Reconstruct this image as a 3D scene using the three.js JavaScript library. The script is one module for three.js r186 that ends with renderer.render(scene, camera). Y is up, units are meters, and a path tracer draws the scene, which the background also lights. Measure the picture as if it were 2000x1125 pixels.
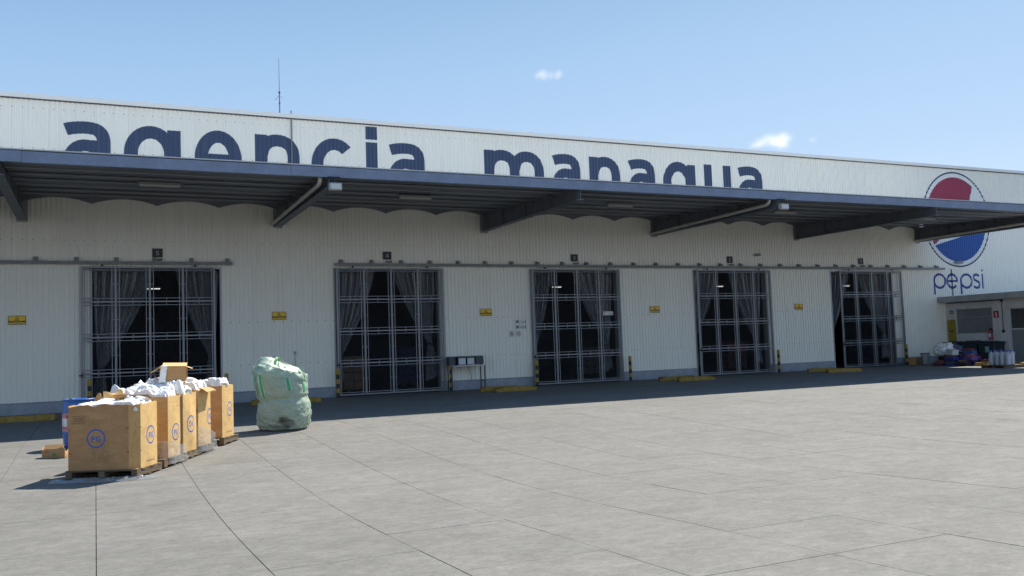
import * as THREE from 'three';
import { mergeGeometries, mergeVertices } from 'three/addons/utils/BufferGeometryUtils.js';
import { RoundedBoxGeometry } from 'three/addons/geometries/RoundedBoxGeometry.js';
import { RectAreaLightUniformsLib } from 'three/addons/lights/RectAreaLightUniformsLib.js';

/* ------------------------------------------------ camera, sky, sun, exposure */
const scene = new THREE.Scene();
const camera = new THREE.PerspectiveCamera(35.885, 2000 / 1125, 0.1, 2000);
{
  const yaw = 0.4394, pitch = 0.0656, roll = -0.0353;
  const fw = new THREE.Vector3(Math.sin(yaw) * Math.cos(pitch), Math.sin(pitch), -Math.cos(yaw) * Math.cos(pitch));
  const rt = new THREE.Vector3(Math.cos(yaw), 0, Math.sin(yaw));
  const up = new THREE.Vector3().crossVectors(rt, fw);
  const r = rt.clone().multiplyScalar(Math.cos(roll)).addScaledVector(up, Math.sin(roll));
  const u = up.clone().multiplyScalar(Math.cos(roll)).addScaledVector(rt, -Math.sin(roll));
  camera.position.set(0, 1.502, 30.046);
  camera.quaternion.setFromRotationMatrix(new THREE.Matrix4().makeBasis(r, u, fw.clone().negate()));
}
camera.updateMatrixWorld();
const renderer = new THREE.WebGLRenderer({ antialias: true });
renderer.toneMapping = THREE.LinearToneMapping;
renderer.toneMappingExposure = 1.7;
renderer.shadowMap.enabled = true;
RectAreaLightUniformsLib.init();

const SUN = new THREE.Vector3(0.64, 1, -0.42).normalize();
const sun = new THREE.DirectionalLight(new THREE.Color(1, 0.95, 0.86), 5.0);
sun.position.copy(SUN).multiplyScalar(80).add(new THREE.Vector3(15, 0, 5));
sun.target.position.set(15, 0, 5);
sun.castShadow = true; sun.shadow.mapSize.set(4096, 4096);
Object.assign(sun.shadow.camera, { left: -50, right: 50, top: 50, bottom: -50, near: 1, far: 220 });
scene.add(sun, sun.target);

/* --------------------------------------------------------------- randomness */
let seed = 20240611;
const rnd = () => { seed = (seed * 1664525 + 1013904223) >>> 0; return seed / 4294967296; };
const rr = (a, b) => a + (b - a) * rnd();
const hash3 = (x, y, z) => { let h = (x * 374761393 + y * 668265263 + z * 2147483647) | 0; h = Math.imul(h ^ (h >>> 13), 1274126177); h ^= h >>> 16; return (h >>> 0) / 4294967296; };
const sm = t => t * t * (3 - 2 * t);
function noise3(x, y, z = 0) {
  const xi = Math.floor(x), yi = Math.floor(y), zi = Math.floor(z), a = sm(x - xi), b = sm(y - yi), c = sm(z - zi);
  const L = (p, q, t) => p + (q - p) * t, h = (i, j, k) => hash3(xi + i, yi + j, zi + k);
  return L(L(L(h(0, 0, 0), h(1, 0, 0), a), L(h(0, 1, 0), h(1, 1, 0), a), b), L(L(h(0, 0, 1), h(1, 0, 1), a), L(h(0, 1, 1), h(1, 1, 1), a), b), c);
}
const fbm = (x, y, z, o = 4) => { let s = 0, a = 0.5, n = 0; for (let i = 0; i < o; i++) { s += a * noise3(x, y, z); n += a; x *= 2.03; y *= 2.03; z = z * 2.03 + 7.1; a *= 0.5; } return s / n; };
const ridge = (x, y, z, o = 4) => { let s = 0, a = 0.5, n = 0; for (let i = 0; i < o; i++) { s += a * (1 - Math.abs(2 * noise3(x, y, z) - 1)); n += a; x = x * 2.1 + 3.3; y = y * 2.1 + 1.7; z = z * 2.1 + 5; a *= 0.5; } return s / n; };

/* the sky: clear blue air, paler low down and towards the sun, two small clouds */
{
  const W = 2048, H = 1024, d = new Float32Array(W * H * 4);
  const AIR = [[0, 0.70, 0.72, 0.74], [0.10, 0.37, 0.475, 0.62], [0.20, 0.27, 0.385, 0.545], [0.31, 0.195, 0.32, 0.49], [0.375, 0.148, 0.268, 0.435], [0.7, 0.084, 0.178, 0.365], [1, 0.06, 0.145, 0.32]];   // sine of elevation, radiance
  const clouds = [
    { c: [0.44895, 0.29366, -0.84393], w: 0.013, h: 0.0075, k: 0.6, s: 3 },
    { c: [0.6615, 0.2062, -0.7210], w: 0.030, h: 0.0100, k: 0.85, s: 9 },
  ].map(o => { const c = new THREE.Vector3(...o.c).normalize(); const e = new THREE.Vector3(0, 1, 0).cross(c).normalize().negate(); return { ...o, c, e, n: new THREE.Vector3().crossVectors(c, e).multiplyScalar(1) }; });
  clouds.forEach(o => { if (o.n.y < 0) o.n.negate(); });
  const v = new THREE.Vector3();
  for (let j = 0; j < H; j++) {
    const el = ((j + 0.5) / H - 0.5) * Math.PI, sy = Math.sin(el), cy = Math.cos(el);
    for (let i = 0; i < W; i++) {
      const az = ((i + 0.5) / W - 0.5) * 2 * Math.PI;
      v.set(cy * Math.cos(az), sy, cy * Math.sin(az));
      const h = Math.max(0, sy), cs = Math.max(0, v.dot(SUN));
      let n0 = 0; while (n0 < AIR.length - 2 && AIR[n0 + 1][0] < h) n0++;
      const A = AIR[n0], Bq = AIR[n0 + 1], f0 = (h - A[0]) / (Bq[0] - A[0]);
      const au = 0.13 * Math.pow(cs, 4) + 0.4 * Math.pow(cs, 60);
      let R = A[1] + (Bq[1] - A[1]) * f0 + au, G = A[2] + (Bq[2] - A[2]) * f0 + au * 0.95, B = A[3] + (Bq[3] - A[3]) * f0 + au * 0.8;
      for (const o of clouds) {
        const dc = v.dot(o.c); if (dc < 0.98) continue;
        const x = v.dot(o.e) / o.w, y = v.dot(o.n) / o.h, q = x * x + (y < 0 ? y * y * 2.2 : y * y * 0.9);
        const n = fbm(x * 1.9 + o.s * 7, y * 1.3 + 3, o.s, 5);
        const m = Math.max(0, Math.min(1, (1.05 - q * 0.8 + (n - 0.5) * 3.0 - 0.55) * 1.2)) * o.k * Math.max(0, Math.min(1, 2.6 - q));
        R += (0.70 - R) * m; G += (0.71 - G) * m; B += (0.72 - B) * m;
      }
      if (sy < 0) { R = 0.30; G = 0.33; B = 0.36; }
      const k = (j * W + i) * 4; d[k] = R; d[k + 1] = G; d[k + 2] = B; d[k + 3] = 1;
    }
  }
  const t = new THREE.DataTexture(d, W, H, THREE.RGBAFormat, THREE.FloatType);
  t.mapping = THREE.EquirectangularReflectionMapping; t.magFilter = t.minFilter = THREE.LinearFilter; t.needsUpdate = true;
  scene.background = t; scene.environment = t;
}

/* ------------------------------------------------------------------ helpers */
const taken = {};
function numbered(n) { taken[n] = (taken[n] || 0) + 1; return taken[n] === 1 ? n : n + '_' + String(taken[n] - 1).padStart(3, '0'); }
function tag(o, label, category, group, kind) { if (label) o.userData.label = label; if (category) o.userData.category = category; if (group) o.userData.group = group; if (kind) o.userData.kind = kind; return o; }
function thing(name, label, category, pos = [0, 0, 0], turn = 0, group) {
  const o = new THREE.Group(); o.name = numbered(name); o.position.set(...pos); o.rotation.y = turn; scene.add(o); return tag(o, label, category, group);
}
const clean = g => { const q = g.index ? g.toNonIndexed() : g; for (const k of Object.keys(q.attributes)) if (!['position', 'normal', 'uv', 'color'].includes(k)) q.deleteAttribute(k); return q; };
function join(list) {
  if (!Array.isArray(list)) return list;
  const l = list.map(clean), col = l.some(g => g.attributes.color);
  if (col) for (const g of l) if (!g.attributes.color) g.setAttribute('color', new THREE.BufferAttribute(new Float32Array(g.attributes.position.count * 3).fill(1), 3));
  return l.length > 1 ? mergeGeometries(l) : l[0];
}
function obj(name, geo, mat, parent = scene) {
  const m = new THREE.Mesh(join(geo), mat); m.name = parent === scene ? numbered(name) : name; m.castShadow = m.receiveShadow = true; parent.add(m); return m;
}
const bx = (w, h, d, x = 0, y = 0, z = 0) => new THREE.BoxGeometry(w, h, d).translate(x, y, z);
const rbx = (w, h, d, r, x = 0, y = 0, z = 0) => new RoundedBoxGeometry(w, h, d, 2, r).translate(x, y, z);
const span = (x0, x1, y0, y1, z0, z1) => bx(x1 - x0, y1 - y0, z1 - z0, (x0 + x1) / 2, (y0 + y1) / 2, (z0 + z1) / 2);
const V = (x, y, z) => new THREE.Vector3(x, y, z);
function bar(a, b, r, n = 6, r2 = r) {
  const d = new THREE.Vector3().subVectors(b, a), g = new THREE.CylinderGeometry(r2, r, d.length(), n);
  g.applyQuaternion(new THREE.Quaternion().setFromUnitVectors(V(0, 1, 0), d.clone().normalize()));
  const m = a.clone().add(b).multiplyScalar(0.5); return g.translate(m.x, m.y, m.z);
}
const pipe = (pts, r, seg = 24, n = 8) => new THREE.TubeGeometry(new THREE.CatmullRomCurve3(pts, false, 'centripetal'), seg, r, n);
function metres(g, k = 1) {               // uv in metres from the dominant axis of each face
  g = clean(g); const p = g.attributes.position, n = g.attributes.normal, u = new Float32Array(p.count * 2);
  for (let i = 0; i < p.count; i++) {
    const ax = Math.abs(n.getX(i)), ay = Math.abs(n.getY(i)), az = Math.abs(n.getZ(i));
    const [a, b] = ay >= ax && ay >= az ? [p.getX(i), p.getZ(i)] : ax >= az ? [p.getZ(i), p.getY(i)] : [p.getX(i), p.getY(i)];
    u[2 * i] = a * k; u[2 * i + 1] = b * k;
  }
  g.setAttribute('uv', new THREE.BufferAttribute(u, 2)); return g;
}
function surface(nu, nv, fn, closedU = false) {   // parametric sheet, fn(u,v) -> [x,y,z]
  const pos = [], uv = [], idx = [];
  for (let j = 0; j <= nv; j++) for (let i = 0; i <= nu; i++) { const q = fn(i / nu, j / nv); pos.push(...q); uv.push(i / nu, j / nv); }
  for (let j = 0; j < nv; j++) for (let i = 0; i < nu; i++) { const a = j * (nu + 1) + i, b = a + 1, c = a + nu + 1, d = c + 1; idx.push(a, b, d, a, d, c); }
  const g = new THREE.BufferGeometry(); g.setAttribute('position', new THREE.Float32BufferAttribute(pos, 3)); g.setAttribute('uv', new THREE.Float32BufferAttribute(uv, 2)); g.setIndex(idx); g.computeVertexNormals(); return g;
}
function canvasTex(w, h, draw) {
  const c = document.createElement('canvas'); c.width = w; c.height = h; draw(c.getContext('2d'), w, h);
  const t = new THREE.CanvasTexture(c); t.colorSpace = THREE.SRGBColorSpace; t.anisotropy = 8; return t;
}
const ball = (r, n) => { const g = new THREE.IcosahedronGeometry(r, n); g.deleteAttribute('uv'); g.deleteAttribute('normal'); return mergeVertices(g, 1e-5); };   // shared vertices, smooth folds
const lin = (r, g, b) => new THREE.Color().setRGB(r, g, b);
const std = (color, roughness = 0.7, metalness = 0, extra = {}) => new THREE.MeshStandardMaterial({ color, roughness, metalness, ...extra });
/* periodic layered noise as a grey texture */
function noiseTex(N, layers, base, amp, tint = [1, 1, 1], srgb = true, extra) {
  const f = new Float32Array(N * N);
  for (const [cx, cy, a, sd] of layers) {
    const gr = new Float32Array(cx * cy); for (let i = 0; i < gr.length; i++) gr[i] = hash3(i, sd, 17) - 0.5;
    for (let y = 0; y < N; y++) {
      const fy = y / N * cy, y0 = Math.floor(fy), ty = sm(fy - y0), ya = (y0 % cy) * cx, yb = ((y0 + 1) % cy) * cx;
      for (let x = 0; x < N; x++) {
        const fx = x / N * cx, x0 = Math.floor(fx), tx = sm(fx - x0), xa = x0 % cx, xb = (x0 + 1) % cx;
        const p = gr[ya + xa] + (gr[ya + xb] - gr[ya + xa]) * tx, q = gr[yb + xa] + (gr[yb + xb] - gr[yb + xa]) * tx;
        f[y * N + x] += a * (p + (q - p) * ty);
      }
    }
  }
  if (extra) extra(f, N);
  const d = new Uint8Array(N * N * 4);
  for (let i = 0; i < N * N; i++) { const v = base + amp * f[i]; for (let c = 0; c < 3; c++) d[4 * i + c] = Math.max(0, Math.min(255, v * tint[c] * 255)); d[4 * i + 3] = 255; }
  const t = new THREE.DataTexture(d, N, N); t.wrapS = t.wrapT = THREE.RepeatWrapping; t.magFilter = THREE.LinearFilter; t.minFilter = THREE.LinearMipmapLinearFilter; t.generateMipmaps = true;
  if (srgb) t.colorSpace = THREE.SRGBColorSpace; t.needsUpdate = true; return t;
}
const rep = (t, u, v) => { const c = t.clone(); c.repeat.set(u, v); c.needsUpdate = true; return c; };

/* ground level, metres, by distance from the wall: the yard dips in a shallow swale */
const GZ = [0, 11, 12, 14, 17, 19.3, 21.5, 23, 25, 28, 35], GY = [0, -0.012, -0.03, -0.1, -0.21, -0.25, -0.22, -0.16, -0.1, 0, 0.1];
function gp(z) { if (z <= 0) return 0; if (z >= 35) return 0.1; let i = 0; while (GZ[i + 1] < z) i++; return GY[i] + (GY[i + 1] - GY[i]) * (z - GZ[i]) / (GZ[i + 1] - GZ[i]); }
const gy = z => (gp(z - 1) + gp(z - 0.5) + gp(z) + gp(z + 0.5) + gp(z + 1)) / 5;

/* ---------------------------------------------------------------- materials */
const stainMap = noiseTex(2048, [[4, 4, 0.30, 1], [9, 11, 0.28, 2], [22, 34, 0.36, 3], [70, 90, 0.5, 4], [160, 240, 0.6, 5], [420, 560, 0.6, 6], [1024, 1024, 0.6, 7]], 0.80, 0.12, [1, 0.99, 0.97], true,
  (f, N) => {
    for (let k = 0; k < 7; k++) {          // scuffed tyre tracks, broken up along their length
      let x = rnd() * N, y = rnd() * N, a = rr(-0.35, 0.35) + (k % 3 ? 0 : 1.4), c = rr(-0.0012, 0.0012); const L = rr(500, 1300), w = rr(9, 15), s = -rr(0.10, 0.22);
      for (let i = 0; i < L; i++) { x += Math.cos(a); y += Math.sin(a); a += c; const fade = Math.sin(Math.PI * i / L) * (noise3(i / 40, k, 3) > 0.42 ? 1 : 0.25);
        for (const o of [0, 105]) for (let q = -w; q <= w; q++) { const px = Math.round(x - Math.sin(a) * (q + o)), py = Math.round(y + Math.cos(a) * (q + o)); if (hash3(px, py, 5) < 0.45) f[((py % N) + N) % N * N + ((px % N) + N) % N] += s * fade; } }
    }
                                           // oil drips, scuffs and pale cement patches
    for (let k = 0; k < 320; k++) {
      const cx = rnd() * N, cy = rnd() * N, r = rr(2, 9) * (rnd() < 0.12 ? 4 : 1), s = rnd() < 0.55 ? -rr(0.15, 0.55) : rr(0.1, 0.35), ex = rr(1, 3.5);
      for (let y = -r * 2 | 0; y <= r * 2; y++) for (let x = -r * 2 * ex | 0; x <= r * 2 * ex; x++) {
        const q = Math.hypot(x / ex, y) / r + (hash3((cx + x) >> 1, (cy + y) >> 1, k) - 0.5) * 0.9; if (q > 1) continue;
        f[(((cy + y) | 0) + N) % N * N + (((cx + x) | 0) + N) % N] += s * (1 - q * q);
      }
    }
  });
stainMap.repeat.set(1 / 15, 1 / 15);
const fineBump = noiseTex(512, [[64, 64, 0.5, 21], [170, 170, 0.6, 22], [400, 400, 0.5, 23]], 0.5, 0.5, [1, 1, 1], false);
const bump2 = rep(fineBump, 0.7, 0.7);
const concreteMats = [1, 0.985, 1.015, 0.97, 1.008, 0.992].map((k, i) => std(lin(0.234 * k, 0.230 * k, 0.219 * k * (i % 2 ? 0.985 : 1)), 0.9, 0, { map: stainMap, bumpMap: bump2, bumpScale: 0.004 }));
const groundMat = std(lin(0.30, 0.295, 0.285), 0.95, 0, { map: stainMap });
const plinthNoise = noiseTex(512, [[5, 3, 0.4, 31], [14, 8, 0.4, 32], [60, 40, 0.35, 33], [200, 180, 0.35, 34]], 0.86, 0.16);
const plinthMat = std(lin(0.44, 0.475, 0.54), 0.85, 0, { map: rep(plinthNoise, 0.5, 1) });
const greyPaint = std(lin(0.34, 0.35, 0.35), 0.55, 0.1, { map: rep(plinthNoise, 1, 1) });
const gateMat = std(lin(0.235, 0.245, 0.26), 0.45, 0.55);
const galvMat = std(lin(0.36, 0.38, 0.40), 0.5, 0.6);
const darkMetal = std(lin(0.03, 0.033, 0.04), 0.5, 0.3);
const black = std(lin(0.018, 0.018, 0.02), 0.6);
const fasciaMat = std(lin(0.30, 0.36, 0.50), 0.5, 0.05, { map: rep(plinthNoise, 0.4, 0.6) });
const ceilMat = std(lin(0.25, 0.27, 0.31), 0.6, 0.1, { map: rep(plinthNoise, 0.3, 0.8) });
const lipMat = std(lin(0.38, 0.39, 0.41), 0.5, 0.1);
const beamMat = std(lin(0.19, 0.21, 0.245), 0.55, 0.1, { map: rep(plinthNoise, 0.7, 0.7) });
const roofMat = std(lin(0.86, 0.86, 0.84), 0.6, 0.1, { map: rep(plinthNoise, 0.3, 0.3) });
const creamPlastic = std(lin(0.56, 0.54, 0.47), 0.5);
const whitePaint = std(lin(0.84, 0.84, 0.80), 0.55);
const annexWhite = std(lin(0.82, 0.82, 0.80), 0.8, 0, { map: rep(plinthNoise, 0.35, 0.35) });
const lens = std(lin(0.62, 0.63, 0.60), 0.25);
const yellowNoise = noiseTex(512, [[12, 6, 0.5, 41], [40, 30, 0.6, 42], [120, 120, 0.6, 43]], 0.82, 0.30);
const yellowStop = std(lin(0.47, 0.285, 0.05), 0.75, 0, { map: rep(yellowNoise, 1, 2) });
const yellowPaint = std(lin(0.62, 0.40, 0.03), 0.6, 0, { map: rep(yellowNoise, 2, 2) });
const woodNoise = noiseTex(512, [[4, 60, 0.5, 51], [10, 160, 0.6, 52], [40, 300, 0.4, 53]], 0.78, 0.4, [1, 0.94, 0.86]);
const woodMats = [lin(0.27, 0.21, 0.15), lin(0.33, 0.27, 0.20), lin(0.22, 0.175, 0.13)].map(c => std(c, 0.9, 0, { map: woodNoise }));
const film = new THREE.MeshPhysicalMaterial({ color: lin(0.86, 0.85, 0.82), roughness: 0.3, transmission: 0.10, thickness: 0, side: THREE.DoubleSide });
const clearFilm = new THREE.MeshPhysicalMaterial({ color: lin(0.86, 0.88, 0.9), roughness: 0.14, transmission: 0.84, thickness: 0, side: THREE.DoubleSide });
const pvc = new THREE.MeshPhysicalMaterial({ color: lin(0.70, 0.73, 0.78), roughness: 0.13, transmission: 0.78, thickness: 0, side: THREE.DoubleSide });
const navy = 'rgb(61,77,105)';

/* ------------------------------------------------------------------- ground */
{
  const zs = [-300, -100, -32, 0]; for (let z = 1; z <= 36; z += 0.5) zs.push(z); zs.push(60, 150, 400);
  const xs = [-300, -60, -20, 0, 20, 45, 100, 400], pos = [], uv = [], idx = [];
  zs.forEach(z => xs.forEach(x => { pos.push(x, gy(z) - 0.014, z); uv.push(x, z); }));
  for (let j = 0; j < zs.length - 1; j++) for (let i = 0; i < xs.length - 1; i++) { const a = j * xs.length + i, b = a + 1, c = a + xs.length, d = c + 1; idx.push(a, c, b, b, c, d); }
  const g = new THREE.BufferGeometry(); g.setAttribute('position', new THREE.Float32BufferAttribute(pos, 3)); g.setAttribute('uv', new THREE.Float32BufferAttribute(uv, 2)); g.setIndex(idx); g.computeVertexNormals();
  const ground = obj('ground', g, std(lin(0.10, 0.098, 0.095), 0.95, 0, { map: stainMap })); tag(ground, 'grey concrete yard in front of the warehouse', null, null, 'structure');
  const yard = new THREE.Group(); yard.name = 'paved_yard'; scene.add(yard); tag(yard, 'yard of grey concrete slabs with saw-cut joints', null, null, 'structure');
  // slabs 1.22 m wide with cross joints about every metre
  const zj = [25.0, 23.82, 22.86, 21.92]; while (zj[zj.length - 1] > 1.3) zj.push(zj[zj.length - 1] - 1.07); zj.push(0.04);
  const zl = [25.0]; while (zl[0] < 38) zl.unshift(zl[0] + 1.07); const zz = [...zl.slice(0, -1), ...zj];
  const list = [], P = new THREE.Vector3();
  for (let k = -14; k < 30; k++) for (let j = 0; j < zz.length - 1; j++) {
    const x0 = k * 1.22, x1 = x0 + 1.22, z1 = zz[j], z0 = zz[j + 1]; let vis = false;
    const q = [[x0, z0], [x1, z0], [x1, z1], [x0, z1]].map(([x, z]) => { P.set(x, gy(z), z); const front = P.clone().applyMatrix4(camera.matrixWorldInverse).z < -0.5; P.project(camera); if (front && Math.abs(P.x) < 1 && Math.abs(P.y) < 1) vis = true; return [P.x, P.y, front]; });
    let A = 0; if (q.every(c => c[2])) for (let i = 0; i < 4; i++) { const a = q[i], b = q[(i + 1) % 4]; A += a[0] * b[1] - a[1] * b[0]; }
    list.push({ x0, x1, z0, z1, s: vis ? Math.abs(A) : 0 });
  }
  list.sort((a, b) => b.s - a.s);
  const rest = [];
  list.forEach((c, i) => {
    const gx = 0.0036, ga = Math.abs(c.z0 - 25) < 0.01 ? 0.003 : 0.0009, gb = Math.abs(c.z1 - 25) < 0.01 ? 0.003 : 0.0009, w = c.x1 - c.x0 - 2 * gx, d = c.z1 - c.z0 - ga - gb, g = new THREE.BoxGeometry(w, 0.03, d, 1, 1, 3);
    g.translate((c.x0 + c.x1) / 2, -0.015, (c.z0 + ga + c.z1 - gb) / 2);
    const p = g.attributes.position, dy = rr(-0.0012, 0.0012);
    for (let n = 0; n < p.count; n++) p.setY(n, p.getY(n) + gy(p.getZ(n)) + dy);
    g.computeVertexNormals(); const m = metres(g);
    if (i < 300) obj('concrete_slab', m, concreteMats[(hash3(i, 3, 9) * 6) | 0], yard); else rest.push(m);
  });
  const o = obj('concrete_slab', rest, concreteMats[0], yard); o.userData.kind = 'stuff';
}

/* ------------------------------------------------------ warehouse building */
const DOORS = [1.79, 9.30, 16.81, 24.32, 31.83], HW = 1.92, DTOP = 4.40, ROOF = 9.56, X0 = -14, X1 = 62;
const warehouse = thing('warehouse_building', 'long white ribbed metal warehouse with painted navy lettering and five loading doors', 'building');
/* ribbed cladding: narrow raised ribs on a flat pan, phase tied to x so that panels meet */
const PITCH = 0.14, PROF = [[0, 0], [0.062, 0], [0.078, 0.026], [0.124, 0.026]];
function ribbed(x0, x1, y0, y1, u0, u1, v0, v1) {
  const pts = []; const zAt = x => { const k = Math.floor(x / PITCH), t = x - k * PITCH; for (let i = 0; i < 4; i++) { const a = PROF[i], b = i < 3 ? PROF[i + 1] : [PITCH, 0]; if (t <= b[0] + 1e-9) return a[1] + (b[1] - a[1]) * (t - a[0]) / (b[0] - a[0]); } return 0; };
  pts.push([x0, zAt(x0)]);
  for (let k = Math.floor(x0 / PITCH); k <= Math.ceil(x1 / PITCH); k++) for (const [dx, z] of PROF) { const x = k * PITCH + dx; if (x > x0 + 1e-4 && x < x1 - 1e-4) pts.push([x, z]); }
  pts.push([x1, zAt(x1)]);
  const pos = [], nor = [], uv = [], U = x => (x - u0) / (u1 - u0), W = y => (y - v0) / (v1 - v0);
  for (let i = 0; i < pts.length - 1; i++) {
    const [a, za] = pts[i], [b, zb] = pts[i + 1], l = Math.hypot(b - a, zb - za), n = [-(zb - za) / l, 0, (b - a) / l];
    for (const [x, z, y] of [[a, za, y0], [b, zb, y0], [b, zb, y1], [a, za, y0], [b, zb, y1], [a, za, y1]]) { pos.push(x, y, z); nor.push(...n); uv.push(U(x), W(y)); }
  }
  const g = new THREE.BufferGeometry(); g.setAttribute('position', new THREE.Float32BufferAttribute(pos, 3)); g.setAttribute('normal', new THREE.Float32BufferAttribute(nor, 3)); g.setAttribute('uv', new THREE.Float32BufferAttribute(uv, 2)); return g;
}
/* painted sheet: white paint, rain streaks, screw rows, lettering */
function sheetTex(w, h, x0, x1, y0, y1, draw) {
  return canvasTex(w, h, c => {
    c.fillStyle = 'rgb(244,241,229)'; c.fillRect(0, 0, w, h);
    c.setTransform(w / (x1 - x0), 0, 0, -h / (y1 - y0), -x0 * w / (x1 - x0), y1 * h / (y1 - y0));
    for (let x = Math.floor(x0 / 0.98) * 0.98, q = 0; x < x1; x += 0.98, q++) { const v = hash3(Math.round(x / 0.98) + 40, 7, 3); c.fillStyle = v < 0.5 ? `rgba(150,150,138,${0.05 * v})` : `rgba(255,255,252,${0.10 * (v - 0.5)})`; c.fillRect(x, y0, 0.98, y1 - y0); c.fillStyle = 'rgba(120,120,112,0.22)'; c.fillRect(x, y0, 0.008, y1 - y0); }
    if (draw) draw(c);
    const n = (x1 - x0) * 9 | 0;
    for (let i = 0; i < n; i++) {          // thin rain streaks, grey or washed pale
      const x = rr(x0, x1), yt = rnd() < 0.4 ? y1 : rr(y0, y1), l = rr(0.3, 2.6);
      c.fillStyle = rnd() < 0.6 ? `rgba(120,118,105,${rr(0.015, 0.06)})` : `rgba(245,246,242,${rr(0.02, 0.08)})`; c.fillRect(x, yt - l, rr(0.01, 0.05), l);
    }
    for (let i = 0; i < n * 0.5; i++) { c.fillStyle = `rgba(110,105,95,${rr(0.03, 0.12)})`; c.fillRect(rr(x0, x1), rr(y0, y1), rr(0.01, 0.05), rr(0.01, 0.04)); }
    c.fillStyle = 'rgba(70,72,78,0.85)';
    for (const y of [9.22, 7.98, 6.6, 5.2, 2.6, 1.2]) if (y > y0 && y < y1) for (let x = Math.ceil(x0 / 0.28) * 0.28; x < x1; x += 0.28) c.fillRect(x - 0.011, y - 0.011, 0.022, 0.022);
  });
}
/* bold rounded lower-case letters, drawn in metres */
const YT = 8.90, YB = 7.04, T = 0.405;
const LET = {
  arch(c, xs, xe, flatTop) { const w = xe - xs; c.lineWidth = T; c.beginPath(); c.moveTo(xe - T / 2, YB); c.lineTo(xe - T / 2, YT - 0.78); c.bezierCurveTo(xe - T / 2, YT - 0.32, xe - T / 2 - w * 0.20, YT - T / 2, xs + w * 0.50, YT - T / 2); c.bezierCurveTo(xs + w * 0.33, YT - T / 2, xs + T * 0.62, YT - 0.34, xs + T * 0.55, YT - 0.72); c.stroke(); },
  n(c, a, b) { c.fillRect(a, YB, T, YT - 0.03 - YB); LET.arch(c, a, b); },
  m(c, a, b) { c.fillRect(a, YB, T, YT - 0.03 - YB); const mid = (a + b) / 2 + T / 2 + 0.01; LET.arch(c, a, mid); LET.arch(c, mid - T, b); },
  u(c, a, b) { c.fillRect(b - T, YB, T, YT - 0.03 - YB); c.lineWidth = T; c.beginPath(); c.moveTo(a + T / 2, YT - 0.03); c.lineTo(a + T / 2, YB + 0.62); c.bezierCurveTo(a + T / 2, YB + 0.2, b - T, YB + 0.1, b - T / 2, YB + 0.62); c.stroke(); },
  a(c, a, b) {
    const w = b - a; c.lineWidth = 0.385; c.beginPath(); c.moveTo(a + 0.07, YT - 0.275); c.bezierCurveTo(a + w * 0.28, YT - 0.17, a + w * 0.5, YT - 0.185, a + w * 0.56, YT - 0.195); c.bezierCurveTo(b - T * 0.55, YT - 0.22, b - T / 2, YT - 0.50, b - T / 2, YT - 0.66); c.lineTo(b - T / 2, YB); c.stroke();
    c.lineWidth = 0.36; c.beginPath(); c.ellipse(a + w * 0.46, YB + 0.63, w * 0.46 - 0.18, 0.66 - 0.17, 0, 0, Math.PI * 2); c.stroke(); c.fillRect(a + w * 0.5, YB + 0.94, w * 0.4, 0.35);
  },
  e(c, a, b) { const cx = (a + b) / 2, cy = (YT + YB) / 2, w = (b - a) / 2, h = (YT - YB) / 2; c.lineWidth = T; c.beginPath(); c.ellipse(cx, cy, w - T / 2, h - T / 2, 0, -0.02, Math.PI * 1.80); c.stroke(); c.fillRect(a + 0.2, cy - 0.14, b - a - 0.2, 0.29); },
  c(c, a, b) { const r = (YT - YB) / 2, cx = a + 0.80, cy = (YT + YB) / 2; c.lineWidth = T; c.beginPath(); c.ellipse(cx, cy, 0.80 - T / 2, r - T / 2, 0, 0.80, Math.PI * 2 - 0.80); c.stroke(); },
  g(c, a, b) { const w = b - a, cx = a + w * 0.47, cy = (YT + YB) / 2 + 0.05; c.lineWidth = T; c.beginPath(); c.ellipse(cx, cy, w * 0.47 - T / 2, 0.88 - T / 2, 0, 0, Math.PI * 2); c.stroke(); c.fillRect(b - T, YB - 0.05, T, YT - 0.05 - YB); c.beginPath(); c.moveTo(b - T / 2, YB + 0.2); c.bezierCurveTo(b - T / 2, YB - 0.4, a + w * 0.5, YB - 0.34, a + 0.16, YB - 0.2); c.stroke(); },
  i(c, a, b) { c.fillRect(a, YB, b - a, YT - 0.05 - YB); c.fillRect(a, 8.95, b - a, 0.46); },
};
const word = L => c => { c.fillStyle = c.strokeStyle = navy; c.lineJoin = 'round'; for (const [k, a, b] of L) LET[k](c, a, b); };
const agencia = word([['a', -0.87, 0.47], ['g', 0.84, 2.52], ['e', 2.94, 4.41], ['n', 4.84, 6.32], ['c', 6.72, 8.2], ['i', 8.63, 9.05], ['a', 9.46, 10.82]]);
const managua = word([['m', 13.15, 15.64], ['a', 16.01, 17.27], ['n', 17.67, 19.09], ['a', 19.47, 20.77], ['g', 21.15, 22.77], ['u', 23.22, 24.64], ['a', 25.0, 26.36]]);
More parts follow.
